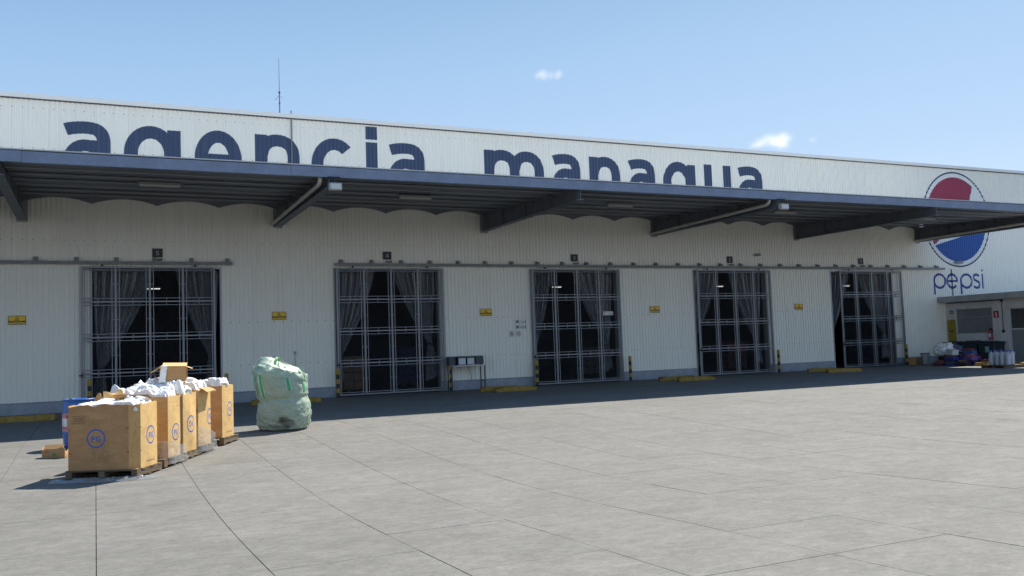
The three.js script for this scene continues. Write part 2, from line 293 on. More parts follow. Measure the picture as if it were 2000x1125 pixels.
function logo(c) {
  const cx = 38.42, cy = 6.97;
  const disc = (r, f) => { c.fillStyle = f; c.beginPath(); c.arc(cx, cy, r, 0, Math.PI * 2); c.fill(); };
  disc(2.36, 'rgb(46,52,92)'); disc(2.29, 'rgb(232,234,230)');
  c.save(); c.beginPath(); c.arc(cx, cy, 2.09, 0, Math.PI * 2); c.clip();
  c.fillStyle = 'rgb(160,56,84)'; c.beginPath(); c.moveTo(36.3, 5.5); c.quadraticCurveTo(36.9, 5.7, 37.3, 6.1); c.bezierCurveTo(38.3, 7.0, 39.15, 6.9, 39.42, 7.96); c.quadraticCurveTo(39.6, 8.4, 39.80, 8.9); c.lineTo(39.2, 9.6); c.lineTo(35.8, 9.6); c.lineTo(35.8, 5.4); c.fill();
  c.fillStyle = 'rgb(40,88,162)'; c.beginPath(); c.moveTo(36.3, 5.48); c.bezierCurveTo(37.3, 5.85, 38.2, 5.95, 38.75, 6.16); c.bezierCurveTo(39.5, 6.45, 40.1, 7.0, 40.7, 7.75); c.lineTo(41, 4.2); c.lineTo(36, 4.2); c.fill(); c.restore();
  c.strokeStyle = c.fillStyle = 'rgb(62,74,142)'; c.lineWidth = 0.115; c.lineCap = 'butt';
  const yb = 3.55, yt = 4.30, ym = (yb + yt) / 2, r = (yt - yb) / 2 - 0.05;
  const ring = (x, w, s, e) => { c.beginPath(); c.ellipse(x, ym, w, r, 0, s, e); c.stroke(); };
  for (const x of [36.5, 38.38]) { c.fillRect(x, 3.28, 0.115, 0.72); ring(x + 0.44, 0.385, 0, Math.PI * 2); }
  ring(37.81, 0.34, -0.02, Math.PI * 1.78); c.fillRect(37.47, ym - 0.05, 0.70, 0.1);
  c.beginPath(); c.moveTo(39.74, yt - 0.12); c.bezierCurveTo(39.5, yt + 0.02, 39.30, yt - 0.08, 39.36, yt - 0.26); c.bezierCurveTo(39.40, ym, 39.78, ym, 39.76, yb + 0.22); c.bezierCurveTo(39.74, yb - 0.02, 39.46, yb + 0.02, 39.32, yb + 0.12); c.stroke();
  c.fillRect(39.95, yb, 0.105, 0.74); c.fillRect(39.95, 4.40, 0.105, 0.1);
}
const sheet = t => new THREE.MeshStandardMaterial({ map: t, roughness: 0.5, metalness: 0 });
const plainA = sheetTex(1024, 512, 0, 16, 4.4, 9.6), plainB = sheetTex(512, 512, 0, 4.2, 0, 4.4);
const mPlainA = sheet(plainA), mPlainB = sheet(plainB);
{
  const w = (name, g, m) => obj(name, g, m, warehouse);
  w('cladding_panel', ribbed(X0, -1.97, DTOP, ROOF, X0, X0 + 16, 4.4, 9.6), mPlainA);
  w('cladding_panel', ribbed(-1.97, 11.9, DTOP, ROOF, -1.97, 11.9, DTOP, ROOF), sheet(sheetTex(2048, 768, -1.97, 11.9, DTOP, ROOF, agencia))).userData.label = 'white ribbed wall painted agencia in navy';
  w('cladding_panel', ribbed(11.9, 27.6, DTOP, ROOF, 11.9, 27.6, DTOP, ROOF), sheet(sheetTex(2048, 768, 11.9, 27.6, DTOP, ROOF, managua))).userData.label = 'white ribbed wall painted managua in navy';
  w('cladding_panel', ribbed(27.6, DOORS[4] + HW, DTOP, ROOF, 27.6, 43.6, 4.4, 9.6), mPlainA);
  w('cladding_panel', ribbed(DOORS[4] + HW, 43.4, 0.33, ROOF, DOORS[4] + HW, 43.4, 0.33, ROOF), sheet(sheetTex(2048, 2048, DOORS[4] + HW, 43.4, 0.33, ROOF, logo))).userData.label = 'white ribbed wall with a round red, white and blue emblem';
  w('cladding_panel', ribbed(43.4, X1, 0.33, ROOF, 43.4, 62, 0.33, 9.56), mPlainA);
  const edges = [X0]; DOORS.forEach(d => edges.push(d - HW, d + HW));
  const piers = [[X0, DOORS[0] - HW], ...[0, 1, 2, 3].map(i => [DOORS[i] + HW, DOORS[i + 1] - HW])];
  piers.forEach(([a, b]) => w('cladding_panel', ribbed(a, b, 0.33, DTOP, a, a + 4.2, 0, 4.4), mPlainB));
  for (const [a, b] of [...piers, [DOORS[4] + HW, 37.2]]) w('plinth', [metres(span(a, b, 0, 0.33, -0.2, 0.045)), metres(new THREE.BoxGeometry(b - a, 0.02, 0.05).rotateX(0.5).translate((a + b) / 2, 0.337, 0.03))], plinthMat);
  // structure behind the sheets: inner wall, jambs, roof, far walls
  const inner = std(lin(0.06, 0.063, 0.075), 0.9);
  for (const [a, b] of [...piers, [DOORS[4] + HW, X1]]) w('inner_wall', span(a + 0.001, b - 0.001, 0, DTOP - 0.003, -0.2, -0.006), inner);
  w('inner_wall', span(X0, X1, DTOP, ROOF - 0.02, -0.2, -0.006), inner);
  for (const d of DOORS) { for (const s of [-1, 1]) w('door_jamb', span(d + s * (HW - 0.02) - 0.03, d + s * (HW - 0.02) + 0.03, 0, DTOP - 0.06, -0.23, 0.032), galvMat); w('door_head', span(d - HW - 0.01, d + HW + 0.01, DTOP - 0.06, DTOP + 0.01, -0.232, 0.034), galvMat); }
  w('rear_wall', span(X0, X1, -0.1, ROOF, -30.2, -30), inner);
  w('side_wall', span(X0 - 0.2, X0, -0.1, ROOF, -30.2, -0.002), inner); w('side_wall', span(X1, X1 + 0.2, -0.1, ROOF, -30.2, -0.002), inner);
  w('roof', [span(X0 - 0.2, X1 + 0.2, ROOF + 0.002, ROOF + 0.06, -30.3, -0.25)], roofMat);
  // coping: one folded cap per length, small laps between
  for (let x = X0; x < X1; x += 6.1) { const b = Math.min(X1, x + 6.1); const o = w('coping', [span(x + 0.004, b - 0.004, ROOF - 0.045, ROOF + 0.075, -0.26, 0.085), span(x + 0.004, b - 0.004, ROOF - 0.062, ROOF - 0.0455, 0.062, 0.085)], whitePaint); }
  w('closure_strip', span(X0, X1, ROOF - 0.10, ROOF - 0.046, -0.004, 0.058), std(lin(0.10, 0.10, 0.10), 0.9));
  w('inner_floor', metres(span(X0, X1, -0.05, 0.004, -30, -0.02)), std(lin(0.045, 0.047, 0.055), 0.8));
  w('conduit', [bar(V(6.05, 6.75, 0.06), V(6.05, 9.75, 0.06), 0.022, 8)], std(lin(0.22, 0.23, 0.24), 0.6));
  w('conduit', [bar(V(37.76, 3.2, 0.05), V(37.76, 4.5, 0.05), 0.018, 8)], darkMetal);
  w('conduit', [bar(V(6.03, 0.34, 0.05), V(6.03, 1.5, 0.05), 0.010, 6), rbx(0.07, 0.09, 0.05, 0.01, 6.03, 1.55, 0.05)], galvMat);
  // the scalloped flashing where the canopy meets the wall
  const sh = (a, b) => { const s = new THREE.Shape(); s.moveTo(a, 6.66); s.lineTo(b, 6.66); s.lineTo(b, 6.34); const n = 16; for (let i = n; i >= 0; i--) { const t = i / n; s.lineTo(a + (b - a) * t, 6.335 + 0.175 * Math.pow(Math.sin(Math.PI * t), 0.8)); } return new THREE.ExtrudeGeometry(s, { depth: 0.16, bevelEnabled: false }).translate(0, 0, 0.03); };
  for (let b = 0; b < 6; b++) for (let k = 0; k < 4; k++) { const x = -9.47 + b * 7.508 + k * 1.877; w('scalloped_flashing', sh(x + 0.002, x + 1.875), ceilMat); }
}

/* -------------------------------------------------------------- the canopy */
const BX = k => -1.966 + k * 7.508, ZC = 7.34, CX0 = -13.6, CX1 = 35.85;
const under = z => 6.52 - (6.52 - 6.15) * z / ZC;
const canopy = thing('loading_canopy', 'long blue-grey steel canopy shading the loading doors', 'canopy');
{
  for (let x = CX0, k = 0; x < CX1 - 0.1; k++) {      // fascia in pressed lengths butted with narrow gaps
    const e = CX1 - x < 8 ? CX1 : x + 6.05, dy = 0.003 * Math.sin(k * 2.3), g = metres(join([span(x + 0.003, e - 0.003, 6.085, 6.326, ZC - 0.05, ZC), span(x + 0.003, e - 0.003, 6.065, 6.0845, ZC - 0.13, ZC + 0.003)])).translate(0, dy, 0.002 * Math.cos(k * 1.7));
    const f = obj('fascia', g, fasciaMat, canopy); obj('rivet', [0.03, 0.09, 0.15].map(q => bar(V(x + 0.05, 6.11 + q, ZC), V(x + 0.05, 6.11 + q, ZC + 0.006), 0.006, 6)), galvMat, f); x = e;
  }
  obj('gutter_gap_strip', span(CX0, CX1, 6.30, 6.3455, ZC - 0.14, ZC - 0.052), black, canopy);
  obj('edge_trim', span(CX0, CX1, 6.346, 6.374, ZC - 0.16, ZC + 0.014), roofMat, canopy);
  obj('side_fascia', metres(span(CX1 + 0.001, CX1 + 0.05, 6.1, 6.70, 0.2, ZC)), fasciaMat, canopy);
  obj('side_fascia', metres(span(CX0 - 0.05, CX0 - 0.001, 6.1, 6.70, 0.2, ZC)), fasciaMat, canopy);
  // roof sheet
  const g = new THREE.BoxGeometry(CX1 - CX0, 0.04, ZC - 0.18, 1, 1, 1).translate((CX0 + CX1) / 2, 0, (ZC - 0.18) / 2 + 0.005);
  const p = g.attributes.position; for (let i = 0; i < p.count; i++) p.setY(i, p.getY(i) + 6.74 - (6.74 - 6.355) * p.getZ(i) / ZC);
  g.computeVertexNormals(); obj('roof_sheet', metres(g), roofMat, canopy);
  // ceiling: overlapping long panels between the beams
  const nP = 7, dz = (ZC - 0.17 - 0.2) / nP;
  for (let b = -2; b < 6; b++) {
    const a = Math.max(CX0, BX(b)) + 0.02, e = Math.min(CX1, BX(b + 1)) - 0.02; if (e - a < 0.3) continue;
    for (let k = 0; k < nP; k++) {
      const z0 = 0.2 + k * dz, z1 = z0 + dz + 0.012, q = new THREE.BoxGeometry(e - a, 0.018, z1 - z0).translate((a + e) / 2, 0, (z0 + z1) / 2), pp = q.attributes.position;
      for (let i = 0; i < pp.count; i++) { const f = (pp.getZ(i) - z0) / (z1 - z0); pp.setY(i, pp.getY(i) + under(pp.getZ(i)) - 0.03 * f + 0.006 * ((k * 7 + b) % 3)); }
      q.computeVertexNormals(); const cp = obj('ceiling_panel', metres(q), ceilMat, canopy);
      obj('panel_lip', bx(e - a - 0.02, 0.013, 0.014, (a + e) / 2, under(z1) - 0.055, z1 - 0.004), lipMat, cp);
    }
  }
  // tapered beams
  for (let k = -1; k < 6; k++) {
    const x = BX(k), beam = new THREE.Group(); beam.name = 'beam'; canopy.add(beam);
    const bot = z => 5.80 - 0.016 * z / ZC, top = z => under(z) - 0.04, z0 = 0.03, z1 = ZC - 0.056;
    const s = new THREE.Shape(); s.moveTo(z0, bot(z0)); s.lineTo(z1, bot(z1)); s.lineTo(z1, 6.06); s.lineTo(z1 - 0.1, 6.06); s.lineTo(z1 - 0.2, top(z1)); s.lineTo(0.2, top(0.2)); s.lineTo(z0, top(0.2));
    const web = new THREE.ExtrudeGeometry(s, { depth: 0.02, bevelEnabled: false }).rotateY(-Math.PI / 2).translate(x + 0.01, 0, 0);
    obj('web', metres(web), beamMat, beam);
    obj('bottom_flange', metres(new THREE.BoxGeometry(0.24, 0.022, z1 - z0).rotateX(Math.atan2(0.016, ZC)).translate(x, 5.78, (z0 + z1) / 2)), beamMat, beam);
    obj('end_plate', span(x - 0.15, x + 0.15, 5.72, 6.5, 0.03, 0.05), galvMat, beam);
    for (const z of [1.8, 3.6, 5.4]) obj('stiffener', [span(x - 0.09, x - 0.012, bot(z) + 0.02, top(z) - 0.03, z - 0.006, z + 0.006), span(x + 0.012, x + 0.09, bot(z) + 0.02, top(z) - 0.03, z - 0.006, z + 0.006)], beamMat, beam);
    for (const z of [1.1, 2.6, 4.2, 5.7]) obj('purlin_cleat', span(x - 0.2, x - 0.02, top(z) - 0.14, top(z) - 0.07, z - 0.05, z + 0.05), beamMat, beam);
    if (k === 1 || k === 3 || k === 5) {
      const dp = obj('drain_pipe', [pipe([V(x - 0.2, 6.14, ZC - 0.22), V(x - 0.2, 6.0, ZC - 0.24), V(x - 0.2, 5.935, ZC - 0.36), V(x - 0.2, 5.92, ZC - 0.6)], 0.058, 20, 10), bar(V(x - 0.2, 5.92, ZC - 0.6), V(x - 0.2, 5.84, 0.06), 0.055, 10)], creamPlastic, canopy);
      obj('pipe_coupling', [2.4, 4.9].map(z => bar(V(x - 0.2, 5.84 + 0.08 * z / 6.7 - 0.001, z - 0.06), V(x - 0.2, 5.841 + 0.08 * z / 6.7, z + 0.06), 0.066, 10)), creamPlastic, dp);
    }
  }
}
function floodLight(k, label) {
  const x = BX(k) + 0.12, t = thing('flood_light', label, 'flood light', [x, 5.80, ZC - 0.02], 0, 'flood lights at the canopy edge');
  obj('housing', rbx(0.34, 0.20, 0.16, 0.03, 0, 0.0, 0.11), std(lin(0.42, 0.41, 0.38), 0.5), t);
  obj('glass', rbx(0.27, 0.135, 0.012, 0.004, 0, 0, 0.196), lens, t);
  obj('mount_arm', [bx(0.05, 0.2, 0.03, 0, 0.17, 0.05), bx(0.32, 0.03, 0.05, -0.02, 0.26, 0.05)], darkMetal, t);
}
floodLight(1, 'boxy flood light under the canopy edge between doors five and four');
floodLight(3, 'boxy flood light under the canopy edge between doors three and two');
const WORD = { 1: 'one', 2: 'two', 3: 'three', 4: 'four', 5: 'five' };
const LAMPX = [[1.58, 4.7, '5'], [8.93, 4.3, '4'], [16.21, 4.46, '3'], [23.5, 4.4, '2'], [31.0, 4.4, '1']];
for (const [x, z, n] of LAMPX) {
  const t = thing('strip_light', `unlit grey strip light under the canopy in front of door ${WORD[n]}`, 'light', [x, under(z) - 0.13, z], 0, 'unlit strip lights under the canopy');
  obj('housing', rbx(1.06, 0.06, 0.16, 0.015, 0, 0.03, 0), std(lin(0.24, 0.24, 0.24), 0.6), t);
  obj('diffuser', rbx(1.02, 0.05, 0.13, 0.02, 0, -0.02, 0), std(lin(0.50, 0.50, 0.47), 0.4), t);
  obj('hanger', [bx(0.02, 0.1, 0.02, -0.45, 0.09, 0), bx(0.02, 0.1, 0.02, 0.45, 0.09, 0)], darkMetal, t);
}

/* ------------------------------------------------------- door tracks, gates */
function track(label, x0, x1, first, step) {
  const t = thing('door_track', label, 'door track', [x0, 4.5, 0.16]);
  const L = x1 - x0;
  obj('rail', [metres(bx(L, 0.075, 0.075, L / 2, 0, 0)), bx(L, 0.012, 0.12, L / 2, 0.044, 0.0)], greyPaint, t);
  for (let x = first; x < x1 - 0.02; x += step) obj('bracket', [bx(0.10, 0.10, 0.16, x - x0, 0.10, -0.05), bx(0.13, 0.14, 0.012, x - x0, 0.12, -0.127), bar(V(x - x0, 0.11, 0.03), V(x - x0, 0.11, 0.055), 0.022, 6)], greyPaint, t);
}
track('grey sliding-door rail ending just past door five', X0 + 0.2, 4.05, -12.6, 1.1);
track('long grey sliding-door rail running above doors four to one', 7.40, 37.15, 7.65, 1.075);

const wireMat = std(lin(0.20, 0.21, 0.23), 0.5, 0.5);
const GW = 3.9, GH = 4.36;
function chainMesh(w, h, s, r) {
  const out = [];
  for (const dir of [1, -1]) for (let c = -w; c < h; c += s) {
    let t0 = Math.max(0, -c), t1 = Math.min(w, h - c); if (t1 - t0 < 0.02) continue;
    const X = t => dir > 0 ? t : w - t; out.push(bar(V(X(t0), c + t0, dir * r), V(X(t1), c + t1, dir * r), r, 4));
  }
  return out;
}
function makeGate() {
  const t = new THREE.Group(); const cw = GW / 4, rh = GH / 4;
  for (let i = 0; i <= 4; i++) obj('mullion', rbx(0.07, GH, 0.06, 0.012, Math.max(0.035, Math.min(GW - 0.035, i * cw)), GH / 2, 0), gateMat, t);
  for (let j = 0; j <= 4; j++) obj('rail', rbx(GW - 0.02, 0.055, 0.05, 0.01, GW / 2, Math.max(0.028, Math.min(GH - 0.028, j * rh)), -0.001), gateMat, t);
  const q = 0.105, w = cw - 2 * q, h = rh - 2 * q, f = 0.027;
  const fr = join([rbx(f, h + 2 * 0.10, f, 0.006, 0, h / 2, 0), rbx(f, h + 0.2, f, 0.006, w, h / 2, 0), rbx(w + 0.2, f, f, 0.006, w / 2, 0, 0.001), rbx(w + 0.2, f, f, 0.006, w / 2, h, 0.001),
    bx(0.02, 0.08, 0.02, w / 2, -0.055, 0), bx(0.02, 0.08, 0.02, w / 2, h + 0.055, 0), bx(0.08, 0.02, 0.02, -0.055, h / 2, 0), bx(0.08, 0.02, 0.02, w + 0.055, h / 2, 0)]);
  const cm = join(chainMesh(w, h, 0.085, 0.0018));
  for (let i = 0; i < 4; i++) for (let j = 0; j < 4; j++) {
    const g = obj('panel_frame', fr, gateMat, t); g.position.set(i * cw + q, j * rh + q, 0);
    obj('chain_link_mesh', cm, wireMat, g);
  }
  for (const i of [0.6, 3.3]) obj('roller_hanger', [bx(0.06, 0.12, 0.02, i, GH + 0.05, 0), bar(V(i, GH + 0.085, -0.02), V(i, GH + 0.085, 0.03), 0.035, 10)], darkMetal, t);
  obj('latch', [bx(0.12, 0.04, 0.05, 0.01, 1.05, 0.04), bx(0.03, 0.16, 0.03, 0.05, 1.05, 0.055)], darkMetal, t);
  return t;
}
const gate0 = makeGate();
[[-0.40, 'hanging behind the heaped cardboard bins, door five'], [7.43, 'closed across door four beside the metal stand'], [14.86, 'closed across door three with a small white sign'], [22.46, 'slid partly open at door two'], [30.33, 'slid partly open at door one beside the rubbish corner']].forEach(([x, l], i) => {
  const g = i ? gate0.clone() : gate0; g.name = numbered('sliding_gate'); g.position.set(x, 0.03, 0.16); scene.add(g); tag(g, `grey chain-link sliding gate ${l}`, 'gate', 'sliding gates at the loading doors');
});
/* clear plastic curtains tied back inside each doorway */
function curtain(d, side, topW, tieY, tieX, seedK, label) {
  const t = thing('strip_curtain', label, 'curtain', [d, 0, -0.38], 0, 'clear plastic curtains in the loading doors');
  const jam = side * (HW - 0.06), nP = 5 + (seedK % 3), H = 4.3;
  const body = surface(64, 40, (u, v) => {
    const xt = jam - side * topW * u, y0 = 0.35 + 0.15 * noise3(u * 4, seedK, 1), vt = (H - tieY) / (H - y0);
    let x, amp; const xg = jam - side * tieX - side * (u - 0.5) * 0.16;
    if (v < vt) { const k = v / vt, e = Math.pow(k, 1.35); x = xt + (xg - xt) * e; amp = 0.085 * (1 - 0.65 * e); }
    else { const k = (v - vt) / (1 - vt); x = xg - side * (u - 0.5) * 0.26 * Math.sqrt(k); amp = 0.03 + 0.02 * k; }
    const w = Math.sin(u * Math.PI * 2 * nP + 1.5 * noise3(u * 5, v * 3, seedK)) + 0.5 * Math.sin(u * Math.PI * 2 * nP * 2.3 + seedK);
    return [x + 0.02 * (noise3(u * 6, v * 7, seedK + 9) - 0.5), H + (y0 - H) * v, amp * w + 0.05 * (noise3(u * 9, v * 5, seedK + 3) - 0.5)];
  });
  obj('sheet', body, pvc, t);
  obj('hanging_rail', bar(V(jam, H + 0.01, 0), V(jam - side * topW, H + 0.01, 0), 0.018, 6), galvMat, t);
  obj('tie', new THREE.TorusGeometry(0.10, 0.012, 6, 14).rotateX(Math.PI / 2).translate(jam - side * tieX, tieY, 0), black, t);
}
DOORS.forEach((d, i) => {
  const n = 5 - i;
  curtain(d, -1, [1.75, 1.5, 1.05, 1.5, 1.45][i], [1.25, 1.3, 1.35, 1.6, 1.5][i], [0.22, 0.16, 0.2, 0.15, 0.15][i], i * 2 + 1, `clear plastic curtain tied back on the side of door ${WORD[n]} away from the emblem`);
  curtain(d, 1, [1.3, 1.55, 1.75, 1.65, 1.75][i], [1.5, 1.7, 1.45, 1.3, 1.5][i], [0.22, 0.2, 0.3, 0.25, 0.2][i], i * 2 + 2, `clear plastic curtain tied back on the emblem side of door ${WORD[n]}`);
});
/* number plates, cameras, bollards */
function securityCamera(pos, turn, label, s = 1) {
  const t = thing('security_camera', label, 'camera', pos, turn, 'wall-mounted cameras'); t.scale.setScalar(s);
  obj('bracket', [bx(0.08, 0.08, 0.015, 0, 0, 0.035), bar(V(0, 0, 0.04), V(0, -0.01, 0.13), 0.014, 8)], std(lin(0.3, 0.3, 0.3), 0.5), t);
  const b = obj('body', [rbx(0.085, 0.08, 0.2, 0.02, 0.05, -0.01, 0.17)], std(lin(0.34, 0.34, 0.34), 0.5), t);
  obj('sunshield', [bx(0.1, 0.008, 0.24, 0.05, 0.035, 0.18)], std(lin(0.4, 0.4, 0.4), 0.5), t); obj('lens', bar(V(0.05, -0.01, 0.265), V(0.05, -0.01, 0.285), 0.032, 10), black, t);
}
DOORS.forEach((d, i) => {
  const n = String(5 - i), t = thing('number_plate', `dark plate with the number ${WORD[n]} above its loading door`, 'sign', [d, 4.84, 0.03], 0, 'numbered plates above the loading doors');
  obj('plate', rbx(0.31, 0.28, 0.02, 0.005, 0, 0, 0.012), std(lin(0.035, 0.04, 0.046), 0.5), t);
  const tex = canvasTex(128, 128, c => { c.fillStyle = 'rgb(50,54,58)'; c.fillRect(0, 0, 128, 128); c.fillStyle = 'rgb(190,194,196)'; c.font = '92px sans-serif'; c.textAlign = 'center'; c.textBaseline = 'middle'; c.fillText(n, 64, 66); });
  obj('face', new THREE.PlaneGeometry(0.285, 0.255).translate(0, 0, 0.0245), std(0xffffff, 0.5, 0, { map: tex }), t);
  securityCamera([d - 0.06, 4.625, 0.03], 0.7, `small bullet camera mounted just below number plate ${WORD[n]}`, 0.8);
});
securityCamera([25.6, 5.06, 0.03], 0.9, 'pale bullet camera on the bare wall beside number plate two', 1.1);
securityCamera([38.0, 4.83, 0.03], 0.9, 'pale bullet camera on the lower rim of the round emblem', 1.5);
const bollardGeo = [];
{
  const N = 5, h = 0.92;
  [-0.16, 3.78, 7.36, 11.42, 14.83, 18.9, 22.75, 26.35, 30.32, 33.95].forEach((x, i) => {
    const z = (i === 6 || i === 8) ? -0.62 : 0.42, n = 5 - (i >> 1), t = thing('bollard', `yellow and black striped guard post on the ${i % 2 ? 'emblem' : 'barrel'} side of door ${WORD[n]}`, 'bollard', [x, 0, z], 0, 'striped guard posts at the doors');
    for (let k = 0; k < 6; k++) obj('band', new THREE.CylinderGeometry(0.058, 0.058, h / 6 - 0.001, 14).translate(0, h / 6 * (k + 0.5), 0), k % 2 ? yellowPaint : std(lin(0.022, 0.022, 0.026), 0.6), t);
    obj('cap', new THREE.SphereGeometry(0.058, 14, 6, 0, Math.PI * 2, 0, Math.PI / 2).translate(0, h - 0.001, 0), yellowPaint, t);
  });
}
/* wheel stops: chipped yellow concrete logs */
function wheelStop(a, b, label, k) {
  const L = Math.hypot(b[0] - a[0], b[1] - a[1]), ang = -Math.atan2(b[1] - a[1], b[0] - a[0]);
  const t = thing('wheel_stop', label, 'wheel stop', [(a[0] + b[0]) / 2, gy((a[1] + b[1]) / 2), (a[1] + b[1]) / 2], ang, 'yellow wheel stops');
  const s = new THREE.Shape(); s.moveTo(-0.13, 0); s.lineTo(0.13, 0); s.lineTo(0.125, 0.06); s.lineTo(0.085, 0.14); s.lineTo(0.06, 0.155); s.lineTo(-0.06, 0.155); s.lineTo(-0.085, 0.14); s.lineTo(-0.125, 0.06);
  const g = clean(new THREE.ExtrudeGeometry(s, { depth: L - 0.04, steps: 14, bevelEnabled: true, bevelSize: 0.02, bevelThickness: 0.02, bevelSegments: 1, bevelOffset: -0.02 })).translate(0, 0, -(L - 0.04) / 2).rotateY(Math.PI / 2), p = g.attributes.position;
  for (let i = 0; i < p.count; i++) { const y = p.getY(i); if (y > 0.03) { const n = noise3(p.getX(i) * 5 + k * 9, y * 30, p.getZ(i) * 20) - 0.5; p.setY(i, y + n * 0.03 - (Math.abs(p.getX(i)) > L / 2 - 0.15 ? 0.03 * hash3(k, i % 3, 2) : 0)); p.setZ(i, p.getZ(i) + n * 0.02); } else p.setY(i, Math.max(0.001, y)); }
  g.computeVertexNormals(); obj('block', metres(g), yellowStop, t);
  obj('fixing_pin', [-0.3, 0.3].map(f => bar(V(f * L, 0.13, 0), V(f * L, 0.172, 0), 0.016, 6)), std(lin(0.12, 0.07, 0.05), 0.8), t);
}
wheelStop([-2.9, 3.3], [-0.95, 3.5], 'yellow concrete wheel stop on the ground behind the blue barrel', 1);
wheelStop([4.3, 1.9], [6.35, 2.35], 'yellow concrete wheel stop on the ground behind the green bulk bag', 2);
wheelStop([11.95, 1.75], [13.2, 2.1], 'chipped yellow wheel stop closest to the legs of the metal stand', 3);
wheelStop([12.05, 2.75], [13.6, 2.75], 'yellow wheel stop lying in front of another beside the metal stand', 4);
wheelStop([19.4, 1.6], [20.75, 2.0], 'yellow wheel stop near the wall between doors three and two', 5);
wheelStop([19.45, 2.75], [20.95, 2.95], 'yellow wheel stop farther from the wall between doors three and two', 6);
wheelStop([26.9, 1.5], [28.1, 1.9], 'yellow wheel stop near the wall between doors two and one', 7);
wheelStop([26.6, 2.9], [28.1, 3.2], 'yellow wheel stop farther from the wall between doors two and one', 8);
wheelStop([33.5, 4.3], [33.55, 6.0], 'sunlit yellow wheel stop beside the pallet of blue-capped bottles', 9);
wheelStop([33.56, 6.1], [33.6, 7.9], 'yellow wheel stop behind the pallet of blue-capped bottles', 10);

/* ---------------------------------------------------------- signs and stand */
const warnTex = canvasTex(256, 144, c => {
  c.fillStyle = 'rgb(40,34,14)'; c.fillRect(0, 0, 256, 144); c.fillStyle = 'rgb(248,196,14)'; c.fillRect(7, 7, 242, 130);
  c.fillStyle = 'rgb(30,26,16)'; c.fillRect(7, 84, 242, 24); c.beginPath(); c.moveTo(128, 12); c.lineTo(172, 80); c.lineTo(84, 80); c.fill();
  c.fillStyle = 'rgb(248,196,14)'; c.beginPath(); c.moveTo(128, 26); c.lineTo(160, 75); c.lineTo(96, 75); c.fill();
  c.fillStyle = 'rgb(30,26,16)'; c.fillRect(122, 42, 12, 20); c.fillRect(112, 64, 32, 6);
  c.fillStyle = 'rgb(200,190,150)'; for (let x = 60; x < 196; x += 14) c.fillRect(x, 91, 9, 9);
  c.fillStyle = 'rgb(90,66,16)'; for (let x = 50; x < 206; x += 9) c.fillRect(x, 118, 6, 8);
});
[[-2.09, 'beyond door five'], [5.53, 'between doors five and four'], [13.01, 'between doors four and three'], [20.43, 'between doors three and two'], [27.98, 'between doors two and one']].forEach(([x, l]) => {
  const t = thing('warning_sign', `yellow warning sign with a triangle on the wall ${l}`, 'sign', [x, 2.79, 0.03], 0, 'yellow warning signs on the wall');
  obj('plate', bx(0.47, 0.27, 0.012, 0, 0, 0.008), std(lin(0.5, 0.5, 0.48), 0.5), t);
  obj('face', new THREE.PlaneGeometry(0.455, 0.255).translate(0, 0, 0.0165), std(0xffffff, 0.45, 0, { map: warnTex }), t);
});
function banner(x, y, w, h, label, draw, z = 0.03) {
  const t = thing('notice_sign', label, 'sign', [x, y, z]); const tex = canvasTex(256, Math.max(32, Math.round(256 * h / w)), (c, W, H) => { c.fillStyle = 'rgb(214,216,212)'; c.fillRect(0, 0, W, H); draw(c, W, H); });
  obj('plate', bx(w, h, 0.008, 0, 0, 0.006), std(lin(0.6, 0.6, 0.58), 0.5), t); obj('face', new THREE.PlaneGeometry(w - 0.004, h - 0.004).translate(0, 0, 0.0125), std(0xffffff, 0.5, 0, { map: tex }), t);
}
const wide = k => (c, W, H) => { c.fillStyle = 'rgb(34,38,48)'; c.beginPath(); c.arc(H * 0.55, H * 0.5, H * 0.38, 0, 7); c.fill(); c.fillStyle = 'rgb(214,216,212)'; c.beginPath(); c.arc(H * 0.55, H * 0.58, H * 0.18, Math.PI, 0); c.fill(); c.fillStyle = 'rgb(34,40,62)'; c.fillRect(W - 18, 2, 14, H - 4); c.fillStyle = 'rgb(84,86,92)'; if (k) for (let x = W * 0.42; x < W * 0.86; x += 10) c.fillRect(x, H * 0.3, 7, H * 0.10); for (let x = W * (k ? 0.42 : 0.6); x < W * 0.86; x += 11) c.fillRect(x, H * 0.6, 8, H * 0.16); };
banner(14.42, 2.42, 0.44, 0.14, 'upper white strip notice with a round black pictogram beside door three', wide(0));
banner(14.42, 2.22, 0.44, 0.14, 'lower white strip notice with a round black pictogram beside door three', wide(1));
const prohib = k => (c, W, H) => { const r = W * 0.36, x = W / 2, y = H * 0.45; c.fillStyle = 'rgb(40,36,36)'; if (k) { c.fillRect(x - 40, y - 6, 80, 12); c.fillRect(x + 20, y - 26, 12, 30); } else { c.beginPath(); c.ellipse(x, y, 44, 24, -0.5, 0, 7); c.fill(); } c.strokeStyle = 'rgb(150,44,44)'; c.lineWidth = 20; c.beginPath(); c.arc(x, y, r, 0, 7); c.stroke(); c.beginPath(); c.moveTo(x - r * 0.7, y - r * 0.7); c.lineTo(x + r * 0.7, y + r * 0.7); c.stroke(); c.fillStyle = 'rgb(90,88,88)'; for (let q = 40; q < W - 40; q += 22) c.fillRect(q, H * 0.88, 16, 12); };
banner(14.03, 1.97, 0.19, 0.21, 'small square prohibition sign farther from door three', prohib(0));
banner(14.31, 1.97, 0.19, 0.21, 'small square prohibition sign closer to door three', prohib(1));
